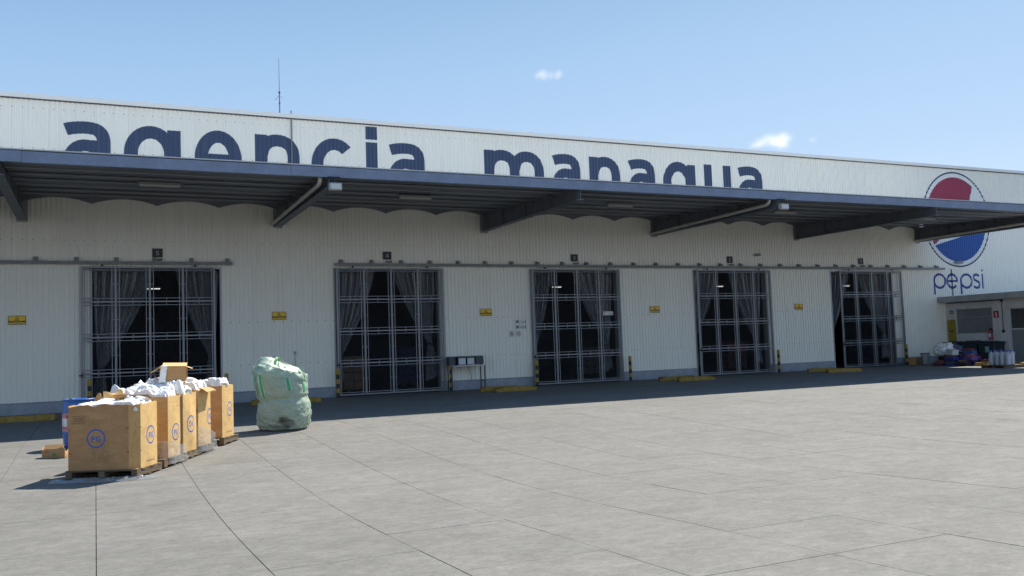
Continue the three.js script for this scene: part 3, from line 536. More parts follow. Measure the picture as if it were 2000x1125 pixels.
banner(18.13, 2.66, 0.46, 0.15, 'white strip sign hanging on the gate of door three', (c, W, H) => { c.fillStyle = 'rgb(40,44,52)'; c.beginPath(); c.moveTo(22, H * 0.25); c.lineTo(60, H * 0.75); c.lineTo(40, H * 0.8); c.fill(); c.fillRect(24, H * 0.2, 30, 10); c.fillStyle = 'rgb(150,150,150)'; for (let x = 90; x < 220; x += 12) c.fillRect(x, H * 0.35, 8, 8); c.fillStyle = 'rgb(50,56,76)'; for (let x = 150; x < 230; x += 12) c.fillRect(x, H * 0.6, 9, 14); c.fillStyle = 'rgb(150,50,50)'; c.fillRect(W - 8, 0, 8, H); }, 0.205);
{
  const t = thing('metal_stand', 'dark metal writing stand with a raised shelf beside door four', 'table', [11.98, 0, 0.5]), W = 1.32, D = 0.42, m = std(lin(0.06, 0.07, 0.085), 0.5, 0.3);
  for (const sx of [-1, 1]) for (const sz of [-1, 1]) { const x = sx * (W / 2 - 0.03), z = sz * (D / 2 - 0.02); obj('leg', rbx(0.04, sz < 0 ? 1.2 : 0.86, 0.04, 0.006, x, sz < 0 ? 0.6 : 0.43, z), m, t); }
  obj('table_top', bx(W - 0.12, 0.03, D + 0.04, 0.03, 0.875, 0.0), std(lin(0.50, 0.52, 0.54), 0.4, 0.4), t);
  obj('stretcher', [bx(0.03, 0.03, D - 0.08, -W / 2 + 0.03, 0.33, 0), bx(0.03, 0.03, D - 0.08, W / 2 - 0.03, 0.33, 0)], m, t);
  obj('shelf_back', bx(W - 0.1, 0.28, 0.012, 0, 1.05, -D / 2 - 0.02), m, t);
  obj('shelf_top', bx(W, 0.02, 0.2, 0, 1.205, -D / 2 + 0.08), m, t);
  for (const x of [-W / 2 + 0.01, -0.30, W / 2 - 0.01]) obj('divider', bx(0.016, 0.29, 0.2, x, 1.05, -D / 2 + 0.08), m, t);
  for (const s of [-1, 1]) obj('side_wing', bx(s < 0 ? 0.22 : 0.30, 0.27, 0.015, s * (W / 2 - 0.13), 1.05, -D / 2 + 0.19), m, t);
  const paper = std(lin(0.62, 0.64, 0.66), 0.6);
  for (const x of [-0.12, 0.22]) { const s = obj('document_sheet', rbx(0.27, 0.22, 0.008, 0.002, x, 1.04, -D / 2 + 0.12), paper, t); obj('holder_edge', bx(0.30, 0.015, 0.02, x, 0.92, -D / 2 + 0.13), galvMat, s); }
  obj('cable', pipe([V(0.2, 0.86, -D / 2 - 0.04), V(0.25, 0.65, -D / 2 - 0.06), V(0.30, 0.5, -D / 2 - 0.09), V(0.30, 0.36, -D / 2 - 0.1)], 0.008, 16, 5), black, t);
}
/* antenna on the roof */
{
  const t = thing('roof_antenna', 'thin whip antenna standing on the warehouse roof', 'antenna', [5.85, ROOF + 0.06, -0.9]);
  obj('mast', [bar(V(0, 0, 0), V(0, 1.0, 0), 0.022, 8), bx(0.2, 0.02, 0.2, 0, 0.01, 0)], std(lin(0.2, 0.22, 0.24), 0.5, 0.4), t);
  obj('whip', bar(V(0, 1.0, 0), V(0, 2.22, 0), 0.013, 6, 0.007), std(lin(0.16, 0.18, 0.22), 0.5), t);
  obj('clamp', [bx(0.06, 0.05, 0.06, 0, 1.0, 0), bx(0.05, 0.04, 0.05, 0, 0.62, 0)], darkMetal, t);
  obj('radial', [V(-0.16, 0.72, 0), V(0.1, 0.78, 0.12)].map(p => bar(V(0, 0.9, 0), p, 0.005, 4)), darkMetal, t);
}

/* ------------------------------------------------ inside: dark stock, lamps */
for (const [x, z] of [[2.33, -12], [22.4, -12], [33.2, -12], [43.2, -12]]) {
  const t = thing('ceiling_lamp', x < 10 ? 'lit strip lamp glowing inside door five' : x < 30 ? 'lit strip lamp glowing inside door three' : x < 40 ? 'lit lamp glowing inside door two' : 'lit lamp glowing inside door one', 'lamp', [x, 4.62, z], 0, 'lit lamps inside the warehouse');
  obj('housing', rbx(0.62, 0.08, 0.2, 0.01, 0, 0.03, 0), std(lin(0.3, 0.3, 0.3), 0.6), t);
  obj('tube', rbx(0.54, 0.04, 0.1, 0.015, 0, -0.03, 0.0), std(lin(0.8, 0.8, 0.8), 0.4, 0, { emissive: new THREE.Color(1, 0.97, 0.92), emissiveIntensity: 0.55 }), t);
  obj('suspension', [bar(V(-0.25, 0.07, 0), V(-0.25, 4.9, 0), 0.006, 4), bar(V(0.25, 0.07, 0), V(0.25, 4.9, 0), 0.006, 4)], darkMetal, t);
  const l = new THREE.RectAreaLight(new THREE.Color(1, 0.97, 0.92), 0.6, 0.54, 0.1); l.position.set(0, -0.062, 0); l.rotation.x = -Math.PI / 2; t.add(l);
}
{
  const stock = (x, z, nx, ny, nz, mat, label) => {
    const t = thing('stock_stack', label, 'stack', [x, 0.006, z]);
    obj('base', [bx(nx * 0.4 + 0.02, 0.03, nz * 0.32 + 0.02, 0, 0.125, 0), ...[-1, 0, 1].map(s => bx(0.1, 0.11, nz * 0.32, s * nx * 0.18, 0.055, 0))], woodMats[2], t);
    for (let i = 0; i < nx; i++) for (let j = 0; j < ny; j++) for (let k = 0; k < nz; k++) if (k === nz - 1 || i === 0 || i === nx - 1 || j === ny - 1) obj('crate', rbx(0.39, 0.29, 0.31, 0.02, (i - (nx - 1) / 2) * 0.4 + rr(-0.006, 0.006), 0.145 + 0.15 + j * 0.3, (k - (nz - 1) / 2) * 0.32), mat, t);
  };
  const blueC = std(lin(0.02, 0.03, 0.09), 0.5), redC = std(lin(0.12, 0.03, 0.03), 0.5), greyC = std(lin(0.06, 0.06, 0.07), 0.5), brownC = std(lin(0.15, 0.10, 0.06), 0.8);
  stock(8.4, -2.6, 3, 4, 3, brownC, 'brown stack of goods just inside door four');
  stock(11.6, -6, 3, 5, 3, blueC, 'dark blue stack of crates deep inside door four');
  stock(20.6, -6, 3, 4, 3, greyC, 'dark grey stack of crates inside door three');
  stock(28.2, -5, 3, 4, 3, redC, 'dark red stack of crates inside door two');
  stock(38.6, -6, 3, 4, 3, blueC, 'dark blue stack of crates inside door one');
}

/* -------------------------------------------- cardboard bins on pallets row */
const cardTex = (o = {}) => canvasTex(512, 512, (c, W, H) => {
  c.fillStyle = o.base || 'rgb(216,178,116)'; c.fillRect(0, 0, W, H);
  for (let i = 0; i < 260; i++) { c.fillStyle = rnd() < 0.5 ? `rgba(120,84,44,${rr(0.02, 0.07)})` : `rgba(236,206,150,${rr(0.02, 0.08)})`; const w = rr(4, 90), h = rr(2, 30); c.beginPath(); c.ellipse(rr(0, W), rr(0, H), w, h, rr(-0.3, 0.3), 0, 7); c.fill(); }
  for (let x = 0; x < W; x += 5) { c.fillStyle = `rgba(110,76,40,${rr(0.01, 0.05)})`; c.fillRect(x, 0, 2, H); }
  for (let i = 0; i < 14; i++) { c.strokeStyle = `rgba(110,74,40,${rr(0.1, 0.35)})`; c.lineWidth = rr(0.6, 2); c.beginPath(); const x = rr(0, W), y = rr(0, H); c.moveTo(x, y); c.lineTo(x + rr(-60, 60), y + rr(-90, 90)); c.stroke(); }
  if (o.pg) {
    const [u, v, ru, rv, rot] = o.pg; c.save(); c.translate(u * W, (1 - v) * H); c.scale(ru * W, rv * H); if (rot) c.rotate(Math.PI);
    c.strokeStyle = c.fillStyle = 'rgb(58,96,168)'; c.lineWidth = 0.16; c.beginPath(); c.arc(0, 0, 0.92, 0, 7); c.stroke();
    c.scale(0.01, 0.01); c.font = 'bold 88px sans-serif'; c.textAlign = 'center'; c.textBaseline = 'middle'; c.fillText('PG', 0, 4); c.restore();
  }
  if (o.teeth) { c.strokeStyle = 'rgba(96,66,36,0.55)'; c.lineWidth = 3; for (let r = 0; r < 2; r++) { const y = 52 + r * 34; c.setLineDash([14, 12]); c.beginPath(); c.moveTo(40, y); c.lineTo(W - 30, y); c.stroke(); } c.setLineDash([]); }
  if (o.print) { c.fillStyle = 'rgba(86,66,52,0.75)'; for (let x = W * 0.34; x < W * 0.78; x += 15) c.fillRect(x, H * 0.90, 10, 11); c.fillRect(W * 0.33, H * 0.868, 6, 34); c.fillRect(W * 0.8, H * 0.868, 4, 34); }
  if (o.seal) { c.strokeStyle = 'rgba(80,56,34,0.6)'; c.lineWidth = 4; c.strokeRect(34, 82, 106, 58); c.fillStyle = 'rgba(96,66,40,0.35)'; c.fillRect(44, 92, 86, 38); c.fillRect(26, 168, 20, 5); }
  if (o.stain) for (let i = 0; i < 90; i++) { c.fillStyle = `rgba(60,48,38,${rr(0.05, 0.14)})`; c.save(); c.translate(rr(W * 0.38, W * 0.74), rr(H * 0.6, H * 0.86)); c.rotate(0.9); c.fillRect(0, 0, rr(10, 60), rr(2, 9)); c.restore(); }
  if (o.staple) { c.fillStyle = 'rgba(40,34,30,0.9)'; for (const y of [0.36, 0.72]) { c.fillRect(0, H * y, 22, 5); c.fillRect(W - 26, H * y, 26, 5); } }
  if (o.tear) { c.strokeStyle = 'rgba(90,60,32,0.75)'; c.lineWidth = 4; c.beginPath(); c.moveTo(W * 0.52, 10); c.quadraticCurveTo(W * 0.4, H * 0.3, W * 0.2, H * 0.5); c.stroke(); }
});
const card = t => new THREE.MeshStandardMaterial({ map: t, roughness: 0.85 });
const plainCard = card(cardTex()), brownCard = card(cardTex({ base: 'rgb(186,142,92)' }));
/* one cardboard wall, with thickness, slight bulge and a worn top edge */
function wallPanel(a, b, h, bulge, k, topWear = 0.02, nx = 14, ny = 12) {
  const dx = b[0] - a[0], dz = b[1] - a[1], L = Math.hypot(dx, dz), nX = dz / L * -1, nZ = dx / L, th = 0.010;
  // outward normal is to the right of a->b seen from above
  const ox = -nX, oz = -nZ;
  const at = (u, v, off) => {
    const e = Math.sin(Math.PI * u), bu = (bulge * e * Math.sin(Math.PI * Math.min(1, v * 1.02)) + 0.012 * (fbm(u * 3 + k, v * 3, k, 3) - 0.5) * e) + off;
    const y = v * (h + (v > 0.9 ? topWear * (fbm(u * 7 + k * 3, 2, k, 3) - 0.55) * 2 : 0));
    return [a[0] + dx * u - ox * bu, y, a[1] + dz * u - oz * bu];
  };
  const out = surface(nx, ny, (u, v) => at(u, v, 0)), inn = surface(nx, ny, (u, v) => at(1 - u, v, -th)), top = surface(nx, 1, (u, v) => at(u, 1, -th * v)), s0 = surface(1, ny, (u, v) => at(0, v, -th * (1 - u))), s1 = surface(1, ny, (u, v) => at(1, v, -th * u)), bt = surface(nx, 1, (u, v) => at(u, 0, -th * (1 - v)));
  return [out, inn, top, s0, s1, bt];
}
const OX = 0.53, OZ = 16.24, ROW = -0.485;          // front right corner of the first bin; the row runs off to the back right
const rowPt = (r, b) => [OX + r * Math.cos(ROW) - b * Math.sin(ROW), OZ - r * Math.sin(ROW) - b * Math.cos(ROW)];
function pallet(r, b, w, d, label, k) {
  const [x, z] = rowPt(r, b), t = thing('pallet', label, 'pallet', [x, gy(z) + 0.001, z], ROW, 'wooden pallets under the cardboard bins');
  t.rotation.x = 0;
  const m = i => woodMats[(i + k) % 3];
  for (let i = 0; i < 6; i++) obj('deck_board', metres(bx(w, 0.02, d / 6 - 0.022, rr(-0.008, 0.008), 0.11, (i + 0.5) / 6 * d - d / 2)), m(i), t);
  for (const s of [-1, 0, 1]) { obj('runner', metres(bx(0.085, 0.078, d, s * (w / 2 - 0.045), 0.0605, 0)), m(s + 1), t); }
  for (const s of [-1, 0, 1]) obj('bottom_board', metres(bx(w, 0.02, 0.09, 0, 0.0105, s * (d / 2 - 0.05))), m(s + 2), t);
  return t;
}
/* bins: [right offset, front, back, width, height, turn, front options, right options] measured along the row */
const BINS = [
  { f: 0, b: 0.64, w: 1.0, h: 0.925, r: 0, cut: 0.12, front: { base: 'rgb(174,130,86)', pg: [0.47, 0.49, 0.155, 0.145], seal: 1, stain: 1, staple: 1 }, right: { pg: [0.56, 0.49, 0.25, 0.145], print: 1, staple: 1 }, label: 'sagging cardboard bin with stapled corner, the end of the row with a wide printed front' },
  { f: 1.06, b: 1.53, w: 1.0, h: 0.935, r: -0.02, front: { base: 'rgb(186,146,96)' }, right: { pg: [0.55, 0.40, 0.29, 0.145], teeth: 1 }, label: 'cardboard bin wrapped at its foot in clear film, second in the row' },
  { f: 1.55, b: 2.07, w: 0.98, h: 0.93, r: 0.01, front: { base: 'rgb(190,150,96)' }, right: { pg: [0.48, 0.47, 0.27, 0.15, 1], tear: 1 }, label: 'cardboard bin with its printed emblem upside down, middle of the row' },
  { f: 2.2, b: 2.74, w: 0.98, h: 0.95, r: -0.01, front: { base: 'rgb(186,146,96)', staple: 1 }, right: { pg: [0.90, 0.50, 0.27, 0.15] }, label: 'cardboard bin with torn top corner and emblem cut off by its edge' },
  { f: 3.3, b: 3.86, w: 0.98, h: 0.93, r: -0.02, front: { base: 'rgb(180,138,92)' }, right: { pg: [0.60, 0.53, 0.25, 0.145], teeth: 1, print: 1 }, label: 'clean square cardboard bin at the end of the row by the green bulk bag' },
];
BINS.forEach((q, k) => {
  const [cx, cz] = rowPt(q.r - q.w / 2, (q.f + q.b) / 2), d = q.b - q.f, w = q.w;
  const y0 = gy(rowPt(q.r, (q.f + q.b) / 2)[1]) + 0.123;
  const t = thing('cardboard_bin', q.label, 'cardboard bin', [cx, y0, cz], ROW, 'cardboard bins in a row');
  const c = q.cut || 0.0, hw = w / 2, hd = d / 2, bf = 0.018, fm = card(cardTex(q.front)), rm = card(cardTex(q.right));
  obj('front_panel', wallPanel([-hw, hd], [hw - c, hd], q.h, bf, k * 5 + 1, k ? 0.02 : 0.045, 22), fm, t);
  if (c) obj('corner_panel', wallPanel([hw - c, hd + 0.0005], [hw, hd - 0.11], q.h * 0.99, 0.004, k * 5 + 9, 0.03, 5), card(cardTex({ base: 'rgb(196,152,96)', staple: 1 })), t);
  obj('side_panel', wallPanel([hw, c ? hd - 0.112 : hd - 0.001], [hw, -hd], q.h * (k === 3 ? 0.985 : 1), k === 2 ? 0.03 : 0.014, k * 5 + 2, k === 3 ? 0.10 : k === 2 ? 0.04 : 0.015, 16), rm, t);
  obj('back_panel', wallPanel([hw - 0.001, -hd], [-hw + 0.001, -hd], q.h, 0.01, k * 5 + 3), plainCard, t);
  obj('side_panel', wallPanel([-hw, -hd], [-hw, hd - 0.001], q.h, 0.012, k * 5 + 4), plainCard, t);
  obj('floor_panel', bx(w - 0.04, 0.012, d - 0.04, 0, 0.008, 0), brownCard, t);
  const flap = (a, b, len, drop, yy, m = plainCard) => { const dx = b[0] - a[0], dz = b[1] - a[1], L = Math.hypot(dx, dz), nx = -dz / L, nz = dx / L; return obj('top_flap', [surface(8, 3, (u, v) => [a[0] + dx * u + nx * len * v, yy - drop * v * v + 0.015 * (noise3(u * 4 + k, v * 2, 5) - 0.5), a[1] + dz * u + nz * len * v]), surface(8, 3, (u, v) => [a[0] + dx * (1 - u) + nx * len * v, yy - 0.008 - drop * v * v, a[1] + dz * (1 - u) + nz * len * v])], m, t); };
  if (k === 0) flap([-0.1, -hd + 0.03], [hw - 0.05, -hd + 0.03], 0.12, -0.07, q.h + 0.045, brownCard);
  if (k === 3) flap([hw - 0.03, hd - 0.05], [hw - 0.03, -hd + 0.05], 0.16, 0.06, q.h + 0.02, brownCard);
});
[[0.02, 0.36, 1.04, 0.80], [0.03, 1.18, 1.02, 0.72], [0.03, 1.86, 1.0, 0.60], [0.02, 2.50, 1.0, 0.62], [0.03, 3.60, 1.02, 0.72]].forEach(([r, b, w, d], k) =>
  pallet(r - w / 2, b, w, d, ['worn wooden pallet under the sagging stapled bin', 'wooden pallet under the bin wrapped in film at its foot', 'wooden pallet under the bin with the upside-down emblem', 'wooden pallet under the bin with the torn top corner', 'wooden pallet under the clean bin by the green bag'][k], k));
/* crumpled plastic film: folded sheet with sharp creases */
function crumple(w, d, h, k, edge = 0.08, n = 46, freq = 5) {
  const top = (x, z) => { const e = Math.min(1, (1 - Math.abs(2 * x - 1)) / edge) * Math.min(1, (1 - Math.abs(2 * z - 1)) / edge); const big = fbm(x * 2.4 * w + k, z * 2.4 * d, k, 2), r = ridge(x * freq * w + k * 3, z * freq * d, k, 4); return Math.pow(Math.max(0, e), 0.5) * (0.35 + 0.75 * big + 0.55 * (r - 0.5)) * h; };
  return surface(n, Math.max(12, Math.round(n * d / w)), (u, v) => { const j = 0.05 * (noise3(u * 14 + k, v * 14, 3) - 0.5); return [(u - 0.5) * w + j, top(u, v), (v - 0.5) * d + 0.05 * (noise3(u * 13, v * 13 + k, 8) - 0.5)]; });
}
[[0, 0.15, 'white crumpled plastic sheet spilling over the sagging stapled bin'], [1, 0.31, 'heap of white plastic film in the second bin of the row'], [2, 0.36, 'heap of white plastic film in the bin with the upside-down emblem'], [3, 0.31, 'heap of white plastic film in the bin with the torn corner'], [4, 0.24, 'heap of white plastic film in the clean bin by the green bag']].forEach(([i, h, label]) => {
  const q = BINS[i], d = q.b - q.f, [x, z] = rowPt(q.r - q.w / 2, (q.f + q.b) / 2), y = gy(rowPt(q.r, (q.f + q.b) / 2)[1]) + 0.123 + q.h;
  const t = thing('film_heap', label, 'plastic film', [x, y - (i ? 0.12 : 0.10), z], ROW, 'heaps of white plastic film in the bins');
  const yb = -0.0;
  obj('film_mass', crumple(q.w - 0.06, d - 0.05, h, i * 4 + 2, 0.12, 80, 8), film, t);
  for (let n = 0; n < (i ? 8 : 4); n++) { const g = ball(rr(0.09, 0.15) * (i ? 1 : 0.75), 12), p = g.attributes.position; for (let m = 0; m < p.count; m++) { const v = V(p.getX(m), p.getY(m), p.getZ(m)), l = v.length(), s = 0.72 + 0.85 * (ridge(v.x * 13 + n, v.y * 13, v.z * 13 + i, 5) - 0.35); p.setXYZ(m, v.x * s * 1.25, v.y * s * 0.8, v.z * s); } g.computeVertexNormals(); const o = obj('film_bundle', g, film, t); o.position.set(i ? rr(-0.36, 0.36) : rr(-0.15, 0.35), (i ? 0.12 : 0.08) + rr(0.0, 0.08), i ? rr(-d / 2 + 0.12, d / 2 - 0.12) : rr(-d / 2 + 0.1, -0.02)); o.rotation.y = rr(0, 6); }
});
{ // upright loose carton on top of the film heaps
  const [x, z] = rowPt(-0.33, 1.98), t = thing('open_carton', 'small open brown carton with a plastic strip, lying on the film heaps', 'carton', [x, gy(z) + 1.24, z], ROW + 0.32);
  t.rotation.z = -0.03; const w = 0.40, d = 0.28, h = 0.24, m = brownCard;
  obj('front_panel', wallPanel([-w / 2, d / 2], [w / 2, d / 2], h, 0.004, 61, 0.0, 6, 5), m, t); obj('side_panel', wallPanel([w / 2, d / 2 - 0.001], [w / 2, -d / 2], h, 0.004, 62, 0, 6, 5), m, t);
  obj('back_panel', wallPanel([w / 2 - 0.001, -d / 2], [-w / 2, -d / 2], h, 0.004, 63, 0, 6, 5), m, t); obj('side_panel', wallPanel([-w / 2, -d / 2 + 0.001], [-w / 2, d / 2 - 0.001], h, 0.004, 64, 0, 6, 5), m, t);
  obj('floor_panel', bx(w - 0.03, 0.01, d - 0.03, 0, 0.006, 0), m, t);
  obj('top_flap', new THREE.BoxGeometry(0.17, 0.007, d - 0.01).translate(-0.085, 0, 0).rotateZ(0.62).translate(-w / 2, h + 0.001, 0), plainCard, t);
  obj('top_flap', new THREE.BoxGeometry(0.10, 0.007, d - 0.01).translate(0.05, 0, 0).rotateZ(-0.35).translate(w / 2, h + 0.001, 0), plainCard, t);
  obj('top_flap', new THREE.BoxGeometry(w - 0.02, 0.007, 0.16).translate(0, 0, -0.08).rotateX(0.35).translate(0, h + 0.004, -d / 2), plainCard, t);
  obj('plastic_strip', surface(6, 18, (u, v) => { const s = v * 0.42; const over = s < 0.13; return [-w / 2 + 0.03 + u * 0.10 + 0.02 * noise3(v * 6, u * 3, 2) - 0.05 * v, over ? h + 0.022 : h + 0.022 - (s - 0.13) * 0.95, over ? d / 2 - 0.12 + s : d / 2 + 0.022 + 0.02 * noise3(u * 5, v * 8, 1)]; }), film, t);
}
{ // second small carton pieces at the back
  const [x, z] = rowPt(-0.82, 0.86), t = thing('torn_carton', 'torn brown carton sticking up behind the sagging bin', 'carton', [x, gy(z) + 0.95, z], ROW + 0.9);
  obj('panel', wallPanel([-0.15, 0.1], [0.15, 0.1], 0.24, 0.03, 71, 0.12, 8, 6), plainCard, t); obj('panel', wallPanel([0.15, 0.1], [0.2, -0.14], 0.20, 0.01, 72, 0.1, 6, 5), brownCard, t); obj('panel', wallPanel([-0.2, -0.1], [-0.15, 0.1], 0.18, 0.01, 73, 0.12, 6, 5), brownCard, t);
}
/* stretch wrap hanging round the feet of two bins, and a sheet on the ground */
function wrap(i, y0, y1, label, k, ex) {
  const q = BINS[i], d = q.b - q.f, [x, z] = rowPt(q.r - q.w / 2, (q.f + q.b) / 2), t = thing('stretch_wrap', label, 'plastic film', [x, gy(rowPt(q.r, (q.f + q.b) / 2)[1]) + 0.01, z], ROW, 'clear wrap at the feet of the bins'), hw = q.w / 2 + 0.03, hd = d / 2 + 0.03;
  const per = [[-hw + 0.3, hd], [hw - 0.03, hd], [hw, hd - 0.03], [hw, -hd]], len = per.map((p, n) => n ? Math.hypot(p[0] - per[n - 1][0], p[1] - per[n - 1][1]) : 0), tot = len.reduce((a, b) => a + b);
  obj('film_sheet', surface(60, 22, (u, v) => { let s = u * tot, n = 1; while (n < 3 && s > len[n]) s -= len[n++]; const a = per[n - 1], b = per[n], f = s / len[n], top = y1 - ex * Math.abs(u - 0.45) - 0.12 * noise3(u * 5, k, 2), y = y0 + (top - y0) * v, w = 0.012 + 0.05 * Math.pow(1 - v, 1.5) + 0.035 * ridge(u * 9 + k, v * 5 + u * 6, k, 3); const nx = n === 3 ? 1 : n === 2 ? 0.7 : 0, nz = n === 1 ? 1 : n === 2 ? 0.7 : 0; return [a[0] + (b[0] - a[0]) * f + nx * w, y, a[1] + (b[1] - a[1]) * f + nz * w]; }), clearFilm, t);
}
wrap(1, 0.03, 0.42, 'shiny clear wrap around the foot of the second bin', 3, 0.15);
wrap(3, 0.03, 0.55, 'shiny clear wrap bunched around the bin with the torn corner', 5, 0.25);
{
  const [x, z] = rowPt(-0.42, -0.14), t = thing('film_sheet', 'long crumpled sheet of clear film lying before the sagging bin', 'plastic film', [x, gy(z) + 0.004, z], ROW + 0.1);
  obj('film', surface(140, 20, (u, v) => { const w = (0.07 + 0.09 * noise3(u * 4, 3, 1)) * (0.5 + 0.5 * Math.sin(Math.PI * Math.min(1, u * 1.15 + 0.05))), X = (u - 0.5) * 1.42; return [X, 0.003 + 0.085 * Math.max(0, ridge(u * 16, v * 4, 2, 4) - 0.25) * Math.sin(Math.PI * v), 0.16 * (noise3(u * 3, 7, 7) - 0.5) + (v - 0.5) * 2 * w * (0.6 + 0.8 * noise3(u * 9, v * 2, 4)) - 0.02]; }), clearFilm, t);
}
/* blue drum and flattened carton */
{
  const z = 12.0, t = thing('plastic_drum', 'blue plastic drum with a pink label behind the sagging bin', 'barrel', [-0.25, gy(z), z]), blue = std(lin(0.025, 0.11, 0.36), 0.4);
  obj('body', new THREE.LatheGeometry([[0, 0.002], [0.25, 0.002], [0.275, 0.03], [0.285, 0.2], [0.293, 0.25], [0.293, 0.29], [0.285, 0.32], [0.288, 0.55], [0.296, 0.58], [0.296, 0.62], [0.286, 0.65], [0.28, 0.80], [0.262, 0.845]].map(p => new THREE.Vector2(...p)), 36), blue, t);
  obj('rim', new THREE.TorusGeometry(0.268, 0.018, 8, 36).rotateX(Math.PI / 2).translate(0, 0.855, 0), blue, t);
  obj('lid', new THREE.CylinderGeometry(0.255, 0.255, 0.02, 32).translate(0, 0.85, 0), blue, t);
  obj('bung', [new THREE.CylinderGeometry(0.04, 0.04, 0.03, 12).translate(0.15, 0.868, 0), new THREE.CylinderGeometry(0.03, 0.03, 0.025, 12).translate(-0.16, 0.866, 0)], black, t);
  const lt = canvasTex(256, 256, c => { c.fillStyle = 'rgb(186,128,130)'; c.fillRect(0, 0, 256, 256); c.fillStyle = 'rgb(226,222,220)'; c.fillRect(10, 70, 120, 110); c.fillStyle = 'rgb(150,60,72)'; c.fillRect(120, 20, 110, 40); for (let y = 84; y < 176; y += 14) { c.fillStyle = 'rgb(120,110,116)'; c.fillRect(18, y, 60 + (y * 7) % 40, 4); } c.fillStyle = 'rgb(160,70,80)'; c.fillRect(20, 200, 190, 12); });
  obj('label', new THREE.CylinderGeometry(0.2985, 0.2925, 0.32, 24, 1, true, 4.6, 1.7).translate(0, 0.46, 0), std(0xffffff, 0.5, 0, { map: lt, side: THREE.DoubleSide }), t);
}
{
  const z = 13.25, t = thing('flattened_carton', 'crushed carton with green print lying beside the drum', 'carton', [-0.60, gy(z), z], -0.35); t.scale.set(0.8, 1.05, 0.8);
  const tx = card(canvasTex(256, 128, c => { c.fillStyle = 'rgb(168,132,92)'; c.fillRect(0, 0, 256, 128); c.fillStyle = 'rgb(60,140,84)'; c.fillRect(120, 60, 40, 40); c.fillStyle = 'rgb(176,96,80)'; c.fillRect(30, 30, 50, 30); for (let i = 0; i < 40; i++) { c.fillStyle = `rgba(100,70,40,${rr(0.05, 0.15)})`; c.fillRect(rr(0, 256), rr(0, 128), rr(4, 40), rr(1, 4)); } }));
  obj('panel', wallPanel([-0.24, 0.10], [0.24, 0.16], 0.15, 0.02, 81, 0.05, 8, 6), tx, t);
  obj('panel', wallPanel([0.24, 0.16], [0.2, -0.14], 0.10, 0.01, 82, 0.05, 6, 5), brownCard, t);
  obj('panel', wallPanel([-0.30, -0.10], [-0.24, 0.10], 0.17, 0.01, 83, 0.05, 6, 5), brownCard, t);
  obj('panel', [bx(0.46, 0.008, 0.24, -0.02, 0.006, 0)], brownCard, t);
  obj('top_flap', new THREE.BoxGeometry(0.40, 0.007, 0.10).translate(0, 0, -0.05).rotateX(0.7).translate(0, 0.14, 0.11).rotateY(-0.12), brownCard, t);
}

